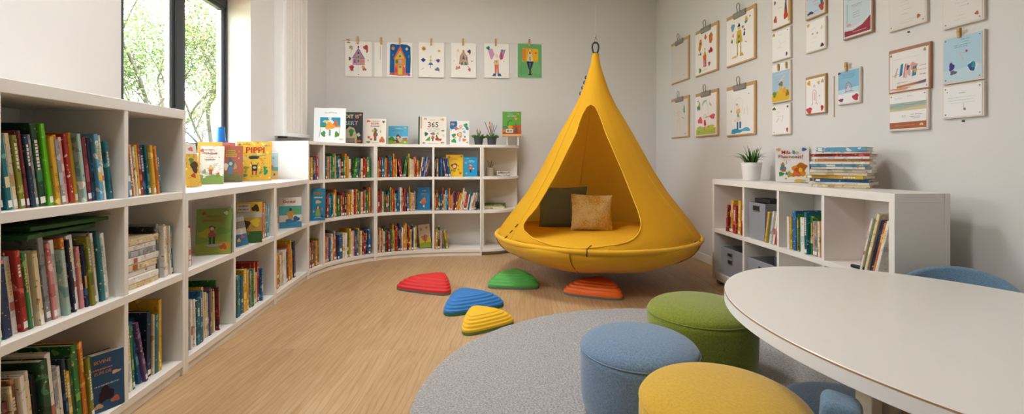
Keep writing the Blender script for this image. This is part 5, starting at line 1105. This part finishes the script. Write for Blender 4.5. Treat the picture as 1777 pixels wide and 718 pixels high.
# ================================================================== CLIPBOARDS AND CARDS ON THE RIGHT-HAND WALL
uR = Vector((.1154, -1, 0)).normalized(); nR = Vector((-1, -.1154, 0)).normalized()
def wr(px, py, off=0): d = wallR_d(px); return Vector((wallR_x(d), d, H-(py-HY)*d/F))+nR*off
def right_rect(x0, x1, yt, yb):
    """upper-left corner, width and height on the wall from the left edge's pixels"""
    a, b_ = wr(x0, yt), wr(x1, yt); w = math.hypot(a.x-b_.x, a.y-b_.y); h = (yb-yt)*wallR_d(x0)/F
    c = (Vector((a.x, a.y, 0))+Vector((b_.x, b_.y, 0)))/2; return c, a.z, w, h
def kid(u, v, s, hat, body, legs): return [('p', [(u-.12*s, v), (u+.14*s, v), (u+.08*s, v+.28*s), (u-.07*s, v+.28*s)], body), ('e', u, v+.33*s, .05*s, .04*s, '#dcb890'), ('r', u-.08*s, v-.26*s, u-.04*s, v, legs), ('r', u+.05*s, v-.26*s, u+.09*s, v, legs), ('p', [(u-.06*s, v+.36*s), (u+.06*s, v+.36*s), (u+.01*s, v+.46*s)], hat)]
CLIPS = [
 (1167, 1197.8, 77.3, 147.6, 'faint pencil drawing of an arch', 'upper clipboard closest to the room corner', [('s', [(.35, .2), (.33, .5), (.42, .68), (.55, .7), (.66, .55), (.64, .22)], .02, '#d6cfc6'), ('s', [(.45, .2), (.46, .45)], .012, '#d0c8c0'), ('ln', .3, .7, .36, .02, '#d3ccc4'), ('e', .85, .4, .02, .04, '#dccab0'), ('e', .8, .12, .02, .01, '#6a84a4')], '#d6d1ca'),
 (1209.3, 1248.6, 56.4, 134.7, 'orange figure and four flaming shapes', 'upper clipboard in the middle', [('p', [(.15, .62), (.22, .84), (.3, .84), (.33, .72), (.22, .52)], '#d98a3a'), ('e', .24, .74, .03, .03, '#6a4a2a'), ('p', [(.43, .84), (.5, .92), (.56, .83), (.5, .77)], '#d9683a'), ('p', [(.68, .66), (.66, .84), (.76, .9), (.84, .82), (.78, .64)], '#cf6a44'), ('b', .78, .76, .05, .07, '#d98a3a'), ('b', .75, .48, .08, .06, '#b03a3f'), ('s', [(.66, .5), (.66, .44)], .03, '#8a4a6a'), ('p', [(.38, .42), (.54, .42), (.53, .3), (.4, .3)], '#d9683a'), ('p', [(.4, .42), (.47, .54), (.54, .42)], '#d9a83a'), ('e', .47, .57, .03, .025, '#d9b84a'), ('r', .41, .14, .46, .3, '#c44a44'), ('r', .49, .14, .54, .3, '#c44a44'), ('b', .18, .49, .025, .02, '#3a6a3a'), ('b', .27, .49, .03, .04, '#3f4a5a'), ('b', .24, .09, .05, .06, '#3f8a3f'), ('b', .68, .18, .05, .05, '#b5604a'), ('s', [(.3, .06), (.6, .08)], .01, '#d9a890')], '#f0ece6'),
 (1263.6, 1314, 32, 118.3, 'yellow-coated figure in a pointed hat', 'upper clipboard next to the column of cards', kid(.48, .42, .95, '#24282c', '#cfae3a', '#c9a84a') + [('b', .48, .55, .035, .04, '#4a8a7a'), ('b', .48, .44, .04, .03, '#3f7a6a'), ('b', .25, .80, .07, .08, '#7aa8b8'), ('s', [(.2, .74), (.3, .86)], .02, '#4f8aa0'), ('b', .75, .84, .05, .07, '#d9a860'), ('b', .74, .80, .05, .03, '#3f9aaa'), ('b', .88, .88, .03, .02, '#8fbf5a'), ('b', .26, .62, .03, .04, '#d98a80'), ('b', .22, .50, .03, .04, '#3f6a4a'), ('b', .63, .72, .04, .03, '#7f9a5a'), ('b', .68, .57, .03, .05, '#3f5a7a'), ('b', .69, .65, .03, .02, '#7a4a7a'), ('s', [(.7, .4), (.78, .37)], .012, '#8a6a5a'), ('p', [(.2, .12), (.40, .12), (.36, .17), (.24, .15)], '#d9b83a'), ('p', [(.52, .12), (.66, .12), (.6, .19), (.53, .18)], '#c9a23a'), ('s', [(.42, .14), (.42, .2)], .02, '#3f5a7a')], '#f1ede8'),
 (1167, 1197.8, 173, 240.5, 'pale yellow stick figure and a green streak', 'lower clipboard closest to the room corner', [('s', [(.38, .2), (.38, .45), (.56, .45), (.56, .2)], .02, '#d9c8a0'), ('r', .38, .38, .56, .5, '#dcd0a8'), ('e', .47, .6, .08, .06, '#dcc8bc'), ('s', [(.35, .64), (.47, .72), (.6, .66)], .012, '#c9a8a0'), ('b', .80, .72, .05, .1, '#7fae80'), ('b', .2, .66, .07, .1, '#cdd6c6'), ('s', [(.64, .52), (.8, .48)], .015, '#8a847c'), ('e', .86, .07, .02, .012, '#4f6aa4')], '#d8d3cc'),
 (1209.3, 1248.6, 163.6, 238.6, 'red figure with red arms on a green and yellow lawn', 'lower clipboard in the middle', [('r', .04, .02, .96, .17, '#b5c45a'), ('b', .25, .18, .2, .05, '#bcc85a'), ('b', .7, .19, .22, .05, '#d0c858'), ('p', [(.42, .38), (.5, .38), (.54, .25), (.47, .22), (.42, .26)], '#cf4a5a'), ('s', [(.47, .22), (.47, .12)], .03, '#d0606a'), ('e', .47, .47, .09, .07, '#e6e0cf'), ('b', .24, .38, .11, .08, '#dd6070'), ('b', .82, .44, .12, .06, '#dd6070'), ('s', [(.5, .44), (.7, .45)], .02, '#d9808a'), ('s', [(.34, .75), (.42, .84), (.55, .85)], .05, '#8fc0b8'), ('s', [(.68, .78), (.78, .7)], .05, '#b5d4bc'), ('b', .2, .74, .05, .1, '#6a9a5a'), ('b', .22, .78, .03, .04, '#d9b03a'), ('b', .12, .70, .03, .06, '#4f7ab0'), ('e', .14, .88, .025, .02, '#4f5aa4'), ('s', [(.3, .56), (.34, .75), (.5, .83), (.62, .74), (.64, .52)], .02, '#e0dcd2'), ('b', .2, .1, .03, .02, '#6a9ab0'), ('b', .65, .2, .02, .03, '#7a9a4a')], '#f1ede8'),
 (1263.6, 1314, 152.5, 237.4, 'figure in blue trousers standing on a blue puddle', 'lower clipboard next to the column of cards', [('b', .38, .07, .22, .05, '#3f94b8'), ('b', .72, .09, .17, .04, '#5aa8c4'), ('r', .40, .1, .46, .27, '#2f70a8'), ('r', .50, .13, .56, .27, '#2f70a8'), ('p', [(.38, .29), (.56, .29), (.52, .42), (.40, .42)], '#e6d6c4'), ('p', [(.36, .46), (.54, .46), (.52, .56), (.4, .56)], '#e0b878'), ('b', .45, .42, .04, .05, '#7fae9a'), ('e', .45, .62, .06, .045, '#ecd8c8'), ('s', [(.39, .64), (.43, .67)], .03, '#b5604a'), ('s', [(.32, .56), (.36, .76), (.48, .80), (.6, .74), (.62, .5)], .02, '#e0dcd8'), ('e', .19, .52, .03, .03, '#9a9a98'), ('s', [(.7, .55), (.68, .42)], .012, '#c9c0bc'), ('s', [(.78, .6), (.8, .4)], .012, '#cfc6c0'), ('e', .84, .84, .02, .015, '#c9a88a'), ('b', .34, .3, .02, .02, '#dca890')], '#eceae6')]
for (x0, x1, yt, yb, what, where, art, pc) in CLIPS:
    c, zt_, w, h = right_rect(x0, x1, yt, yb)
    M_ = basis((c.x, c.y, zt_), uR, (0, 0, 1), nR) @ T(0, 0, .003)
    r = thing('clipboard', f'wooden clipboard with a {what}, {where}' if len((what+where).split()) < 12 else f'wooden clipboard holding the {what}', 'clipboard', M_, 'clipboards on the wall of framed cards')
    m = MB(); m.box(-w/2, w/2, -h, 0, 0, .014, WOOD); m.build('board', r, bevel=.004)
    cw = w*.42; m = MB()
    m.prism([(-cw/2, 0), (cw/2, 0), (cw/2, .005), (-cw/2, .005)], 0, .001, STEEL); m.v = []; m.f = []; m.mi = []
    sec = [(-.055, .018), (-.045, .028), (-.02, .034), (0, .026), (.004, .0145), (-.055, .0145)]
    m.add([(x, y, z) for x in (-cw/2, cw/2) for y, z in sec], [tuple(range(6)), tuple(range(11, 5, -1))] + [(i, (i+1) % 6, 6+(i+1) % 6, 6+i) for i in range(6)], STEEL)
    m.build('clip', r, bevel=.002)
    m = MB(); m.tube([(-.022, -.012, .03), (-.018, .02, .034), (-.026, .045, .036), (-.012, .068, .037), (.012, .068, .037), (.026, .045, .036), (.018, .02, .034), (.022, -.012, .03)], .0045, STEEL, 8); m.build('clip_lever', r, smooth=True)
    sw, sh = w*.935, h*.895
    S = M_ @ T(-w*.018, -h*.075, .0145); sheet(S, sw, sh, art, f'child\'s sheet with a {what}, held by the clipboard' if len(what.split()) < 9 else f'child\'s sheet: {what}, on a clipboard', paper=mat(pc, .85, 0, .2), group='drawings on the clipboards')
GOLD = mat('#b98f5a', .5, .1, .4, 'tan_frame'); RUST = mat('#a8785f', .5, 0, .3, 'rust_frame'); PALEF = mat('#d9cfc2', .5, 0, .3, 'pale_frame')
def writing(v0, v1, n, c, u0=.3, u1=.75, hh=.009): return [('ln', u0+R.uniform(-.05, .08), u1+R.uniform(-.1, .08), v0+(v1-v0)*k/max(n-1, 1), hh, c) for k in range(n)]
CARDS = [  # left x, right x, top y, bottom y, label, art, background, frame
 (1342.6, 1375.5, -22, 54, 'framed card of a tall red and blue figure, uppermost in the first column', [('p', [(.7, .18), (.9, .18), (.84, .5), (.74, .52)], '#b5503f'), ('r', .76, .35, .84, .6, '#3f5a7a'), ('e', .78, .65, .05, .03, '#d9a84a'), ('b', .2, .2, .09, .08, '#b5603f'), ('b', .17, .62, .05, .05, '#7a4a6a'), ('b', .12, .8, .04, .03, '#b5604a'), ('b', .8, .2, .13, .07, '#c04a3f'), ('ln', .35, .6, .45, .02, '#cfc0b8'), ('ln', .3, .6, .7, .02, '#d9b8b0'), ('r', .92, .05, 1, .6, '#cfae70')], '#eeeae4', GOLD),
 (1342.6, 1375.5, 57.4, 109.3, 'white card of faint scribbles right below the red and blue figure', [('s', [(.4, .7), (.5, .5), (.42, .4)], .01, '#cfc8c4'), ('ln', .3, .6, .4, .02, '#d6d0cc'), ('ln', .5, .8, .55, .02, '#d6cfc8'), ('b', .1, .92, .07, .05, '#c98a5a'), ('b', .84, .12, .05, .07, '#6a4a5a'), ('e', .9, .93, .03, .02, '#8a7a70'), ('ln', .4, .6, .85, .015, '#d0a8a0')], '#eeebe7', PALEF),
 (1342.6, 1375.5, 113, 180, 'card of a yellow field under blue sky with two tiny pegs at its top', [('r', .0, .0, 1, .80, '#a9c4d8'), ('p', [(0, 0), (1, 0), (1, .28), (.6, .22), (.3, .28), (0, .2)], '#d9b53a'), ('b', .52, .28, .13, .10, '#e0b84a'), ('b', .52, .45, .12, .06, '#8a7a5a'), ('p', [(.4, .5), (.55, .62), (.8, .68), (.6, .55)], '#d9cdbc'), ('b', .15, .2, .1, .08, '#6a8a3a'), ('b', .88, .18, .09, .08, '#8a7a30'), ('b', .72, .26, .12, .08, '#e0a83a'), ('ln', .2, .9, .72, .02, '#cfd8dc'), ('ln', .2, .7, .6, .02, '#94b4cc'), ('ln', .2, .6, .52, .02, '#94b4cc')], '#eceae6', PALEF),
 (1342.6, 1375.5, 183.4, 235, 'white card with a green corner tab, lowest in the first column', [('b', .12, .9, .1, .05, '#5a6a3a'), ('b', .9, .92, .05, .04, '#6a5a3a'), ('s', [(.25, .42), (.4, .55)], .02, '#b59aa4'), ('s', [(.55, .4), (.65, .6)], .015, '#c4a8ac'), ('ln', .3, .7, .62, .02, '#d0bcc0'), ('ln', .3, .5, .75, .03, '#dccac8'), ('b', .88, .12, .05, .08, '#b54a4a'), ('e', .12, .06, .04, .015, '#b58a74')], '#eeebe8', PALEF),
 (1401.7, 1437, -20, 36.5, 'card with light blue ground and a red and teal corner, uppermost in second column', [('r', .05, .05, .95, .98, '#bcd0de'), ('p', [(.05, .6), (.3, .98), (.05, .98)], '#b5705a'), ('b', .85, .25, .13, .14, '#b5504a'), ('b', .86, .5, .09, .17, '#2f6a78'), ('ln', .4, .7, .6, .03, '#b58a94'), ('ln', .4, .75, .5, .03, '#b58a94'), ('ln', .45, .7, .38, .02, '#c07a80'), ('b', .25, .14, .17, .05, '#5a3a5a'), ('ln', .45, .7, .16, .02, '#b5604a')], '#d9d4cc', GOLD),
 (1401.7, 1437, 41, 94, 'white card with a pencilled face and purple corner blot', [('e', .36, .58, .05, .03, '#a9a2a4'), ('e', .62, .56, .04, .04, '#a9a2a4'), ('s', [(.3, .72), (.42, .78), (.55, .74)], .01, '#c9c2c0'), ('ln', .4, .6, .42, .015, '#b5aeb0'), ('ln', .3, .55, .3, .01, '#cfc8c6'), ('b', .12, .92, .08, .06, '#d0a868'), ('b', .88, .1, .09, .06, '#5a3a54'), ('b', .86, .7, .05, .06, '#e0c4b0')], '#eeebe8', PALEF),
 (1401.7, 1437, 135, 200, 'card with a pink outlined figure and yellow and red corner blots', [('s', [(.38, .30), (.36, .62), (.46, .68), (.56, .62), (.56, .30)], .02, '#c98a90'), ('e', .46, .78, .06, .045, '#e0c4bc'), ('s', [(.4, .3), (.3, .22)], .02, '#b56a70'), ('s', [(.54, .3), (.64, .24)], .02, '#b56a70'), ('r', .42, .36, .52, .6, '#e6c8c8'), ('b', .16, .89, .09, .07, '#d9a52f'), ('b', .7, .86, .07, .05, '#dcb84a'), ('b', .9, .88, .07, .05, '#a9a49a'), ('b', .18, .09, .15, .09, '#c4545a'), ('b', .88, .12, .07, .08, '#b5424a'), ('e', .74, .48, .03, .02, '#a9a4b4')], '#edebe8', GOLD),
 (1467.4, 1519, -16, 71, 'framed certificate-like sheet with a pale blue ground and maroon foot', [('p', [(.04, .1), (.96, .12), (.96, .97), (.04, .97)], '#c4d0d6'), ('p', [(.02, .03), (.98, .03), (.98, .34), (.7, .20), (.35, .13), (.02, .15)], '#98414c'), ('p', [(.06, .19), (.35, .16), (.7, .23), (.94, .36), (.94, .38), (.7, .26), (.35, .19), (.06, .22)], '#dcd8d4'), ('ln', .15, .9, .83, .02, '#8aa4a4'), ('ln', .15, .75, .79, .02, '#94aeb0'), ('ln', .3, .7, .66, .014, '#7a7a84'), ('ln', .32, .65, .63, .012, '#8a8a94'), ('r', .1, .26, .16, .72, '#a9c0cc'), ('b', .2, .26, .09, .03, '#d0a0a0'), ('ln', .35, .6, .5, .02, '#94a8b4'), ('ln', .35, .6, .45, .02, '#94a8b4'), ('ln', .35, .6, .4, .02, '#94a8b4'), ('ln', .35, .85, .09, .015, '#d9c4c4')], '#d6dadc', RUST),
 (1457.4, 1497.5, 124.3, 183, 'light blue card with a red outlined lantern, hung by a wooden clothespin', [('p', [(0, .4), (1, .45), (1, 1), (0, 1)], '#86b8d4'), ('p', [(0, .28), (1, .30), (1, .47), (0, .42)], '#b8d2e0'), ('ln', .2, .8, .88, .014, '#5f84a0'), ('ln', .2, .8, .83, .014, '#5f84a0'), ('ln', .18, .75, .78, .014, '#6a8ca4'), ('s', [(.38, .35), (.36, .55), (.5, .64), (.64, .55), (.64, .36), (.38, .35)], .022, '#b56a70'), ('s', [(.3, .32), (.5, .36), (.75, .34)], .02, '#c4707a'), ('b', .5, .48, .06, .06, '#d9c0c4'), ('s', [(.44, .44), (.46, .54), (.54, .5)], .015, '#a8606a'), ('b', .15, .1, .12, .05, '#8a4a70'), ('b', .85, .14, .14, .1, '#b84454'), ('b', .06, .95, .07, .03, '#3f4a5a')], '#e4e6e8', PALEF),
 (1547, 1613, -18, 56.8, 'pale framed sheet of brown scrawled lines above the blue and orange collage', writing(.9, .52, 6, '#a9a09c', .35, .65) + writing(.40, .3, 2, '#9a918c', .38, .62) + writing(.14, .09, 2, '#b5a48c', .3, .72, .008) + [('b', .84, .15, .05, .045, '#b5693a')], '#d9d5d0', PALEF),
 (1547, 1619.4, 89.5, 163.7, 'white collage sheet with blue and orange streaks in a rusty frame', [('p', [(.26, .36), (.3, .66), (.37, .7), (.34, .4)], '#2f78a8'), ('p', [(.36, .32), (.42, .68), (.5, .66), (.46, .3)], '#d9b4ac'), ('s', [(.38, .34), (.43, .66)], .02, '#b5544a'), ('r', .46, .5, .54, .62, '#5a5a64'), ('b', .52, .45, .04, .1, '#d0a0a0'), ('b', .64, .58, .09, .09, '#d99a8a'), ('p', [(.6, .32), (.62, .56), (.72, .58), (.7, .34)], '#3f84b4'), ('b', .68, .46, .05, .05, '#d9a03a'), ('s', [(.14, .36), (.22, .6)], .03, '#cfb49a'), ('s', [(.08, .4), (.26, .44)], .015, '#c9a88a'), ('ln', .78, .96, .56, .014, '#7a7a80'), ('ln', .76, .96, .46, .02, '#d9b89a'), ('ln', .78, .95, .34, .014, '#8a8a90'), ('ln', .2, .5, .21, .014, '#8a7a74'), ('ln', .1, .8, .82, .006, '#9a9490'), ('p', [(.2, .08), (.94, .12), (.96, .19), (.75, .17), (.2, .13)], '#b5805a'), ('p', [(.6, .12), (.94, .14), (.95, .2), (.85, .18)], '#5a5a84'), ('b', .3, .05, .25, .03, '#cf9a7a'), ('b', .04, .94, .03, .03, '#b5844a'), ('b', .92, .93, .03, .04, '#b59a5a')], '#e2dfdc', RUST),
 (1547, 1616, 164, 228.6, 'white sheet with a landscape band and a rust strip along the bottom', [('r', 0, .52, 1, .75, '#a9b4a4'), ('p', [(0, .52), (1, .52), (1, .62), (.6, .6), (.3, .56), (0, .6)], '#cfbf94'), ('s', [(.02, .66), (.3, .7), (.65, .68), (.98, .73)], .012, '#7a8fa0'), ('s', [(.02, .63), (.4, .65), (.98, .68)], .012, '#94a4a0'), ('r', 0, .02, 1, .2, '#a9674a'), ('ln', .15, .7, .11, .012, '#cfa48c'), ('b', .88, .11, .05, .03, '#dcc4a4'), ('ln', .15, .35, .88, .012, '#8a8a90'), ('ln', .5, .62, .92, .014, '#7a7a80'), ('ln', .35, .45, .38, .014, '#7a7a80'), ('ln', .36, .46, .34, .012, '#7a7a80'), ('ln', .6, .9, .40, .014, '#7a7a80'), ('ln', .6, .85, .33, .016, '#7a7a80'), ('ln', .65, .85, .29, .014, '#8a8a90')], '#e6e4e2', PALEF),
 (1640.5, 1713.5, -18, 52.8, 'pale framed sheet of scrawled lines above the pale blue card', writing(.9, .45, 6, '#a9a09a', .35, .68) + writing(.22, .12, 2, '#b5a07c', .34, .66, .01) + [('b', .88, .16, .05, .045, '#b56a4a'), ('e', .66, .45, .012, .01, '#6a6a6a')], '#dcd9d6', PALEF),
 (1640.5, 1713.5, 67.8, 147.7, 'pale blue card with purple and teal blots, clothespin above it', [('r', .0, .0, 1, 1, '#abcbdb'), ('p', [(0, 0), (1, 0), (1, .3), (0, .25)], '#bcd4e0'), ('ln', .48, .7, .92, .012, '#5f8090'), ('ln', .5, .68, .86, .012, '#6a8a9a'), ('ln', .28, .72, .8, .014, '#6a8c9a'), ('ln', .28, .66, .76, .014, '#6a8c9a'), ('s', [(.44, .62), (.54, .45)], .02, '#d9b4b0'), ('s', [(.42, .65), (.56, .6), (.66, .66)], .01, '#b5b0b4'), ('b', .62, .64, .03, .03, '#b5604a'), ('b', .22, .34, .07, .09, '#4f3a84'), ('b', .27, .2, .09, .045, '#6a6a78'), ('b', .78, .28, .12, .11, '#d4dce0'), ('b', .76, .28, .09, .1, '#2f6a94'), ('b', .74, .22, .04, .04, '#6a3a84'), ('b', .8, .3, .05, .06, '#3f94a0')], '#c4d8e2', PALEF),
 (1640.5, 1713.5, 150.3, 207, 'white card of three written lines beneath the pale blue card', [('ln', .42, .58, .76, .022, '#5a5a60'), ('ln', .12, .86, .62, .01, '#8a8a90'), ('ln', .12, .84, .53, .01, '#8a8a90'), ('ln', .2, .85, .44, .008, '#9a9aa0'), ('s', [(.54, .42), (.54, .22)], .008, '#7a7a80'), ('b', .57, .22, .03, .04, '#7a7a80'), ('e', .1, .82, .02, .02, '#8a7a70')], '#e6e6e6', PALEF)]
for (x0, x1, yt, yb, lb, art, bg, fr_) in CARDS:
    c, zt_, w, h = right_rect(x0, x1, yt, yb)
    M_ = basis((c.x, c.y, zt_), uR, (0, 0, 1), nR) @ T(0, 0, .002)
    r = thing('framed_card', lb, 'card', M_, 'cards on the wall')
    m = MB(); m.box(-w/2, w/2, -h, 0, 0, .016, fr_); m.build('backing_frame', r, bevel=.002)
    S = MB(); S.box(-w/2+.008, w/2-.008, -h+.008, -.008 if fr_ is PALEF else -.02, .0155, .018, mat(bg, .7, 0, .25)); S.merge(art_mesh(art, w-.018, (h-.018 if fr_ is PALEF else h-.03), .018, 0, -h+.009)); S.build('card_face', r)
    if x1-x0 > 45:
        for u in (-1, 1):
            for vv in (-.02, -h+.02): q = MB(); q.lathe([(.004, .018), (.003, .0205), (.0005, .021)], STEEL, 10, (u*(w/2-.018), vv)); q.build('pin', r)
c = wr(1448, 132, .0005); z1 = wr(1448, 203).z; m = MB(); m.box(-.002, .002, z1-c.z, 0, 0, .004, WOOD)
M_ = basis(c, uR, (0, 0, 1), nR) @ Matrix.Identity(4)
o = m.build('wooden_strip', None, M_); o.matrix_world = M_; o.data.transform(Matrix.Identity(4)); tag(o, 'thin upright wooden strip on the wall beside the light blue lantern card', 'strip')
def pegR(px, py, label, L): peg(basis(wr(px, py, .018), uR, (0, 0, 1), nR), label, 'clothespins on the wall of cards', L, L*.26)
pegR(1474.5, 116, 'wooden clothespin holding up the light blue lantern card', .06)
pegR(1672, 57, 'wooden clothespin between the scrawled sheet and the pale blue card', .05)
pegR(1356, 117, 'tiny peg at the top of the yellow field card, toward the corner', .055)
pegR(1370, 113, 'tiny peg at the top of the yellow field card, toward the camera', .05)
for px, py, lb in ((1578, 55.5, 'small dark wall pin under the scrawled sheet above the collage'), (1673, 210, 'small dark wall pin under the card of three written lines')):
    m = MB(); m.lathe([(.0045, 0), (.0045, .006), (.003, .012), (.0005, .013)], DARK, 12); M_ = basis(wr(px, py, 0), uR, (0, 0, 1), nR); o = m.build('wall_pin', None, M_, smooth='auto'); o.matrix_world = M_; tag(o, lb, 'pin')

# ================================================================== CAMERA, SKY, VIEW
w = bpy.data.worlds.new('overcast_sky'); SC.world = w; w.use_nodes = True
bg = w.node_tree.nodes['Background']; bg.inputs[0].default_value = (.93, .97, 1.0, 1); bg.inputs[1].default_value = SKY_E
cam = bpy.data.cameras.new('camera'); co = bpy.data.objects.new('camera', cam); COL.objects.link(co)
cam.sensor_width = 36; cam.lens = F/1777*36; cam.shift_y = -(359-HY)/1777; cam.clip_start = .05; cam.clip_end = 300
co.location = (0, 0, H); co.rotation_euler = (PI/2, 0, 0); SC.camera = co
SC.view_settings.view_transform = 'Standard'; SC.view_settings.look = 'None'; SC.view_settings.gamma = 1; SC.view_settings.use_curve_mapping = False
SC.view_settings.exposure = EXPO
SC.cycles.use_denoising = True; SC.cycles.max_bounces = 10; SC.cycles.diffuse_bounces = 6; SC.cycles.transparent_max_bounces = 12; SC.cycles.sample_clamp_indirect = 8; SC.cycles.caustics_reflective = False; SC.cycles.caustics_refractive = False
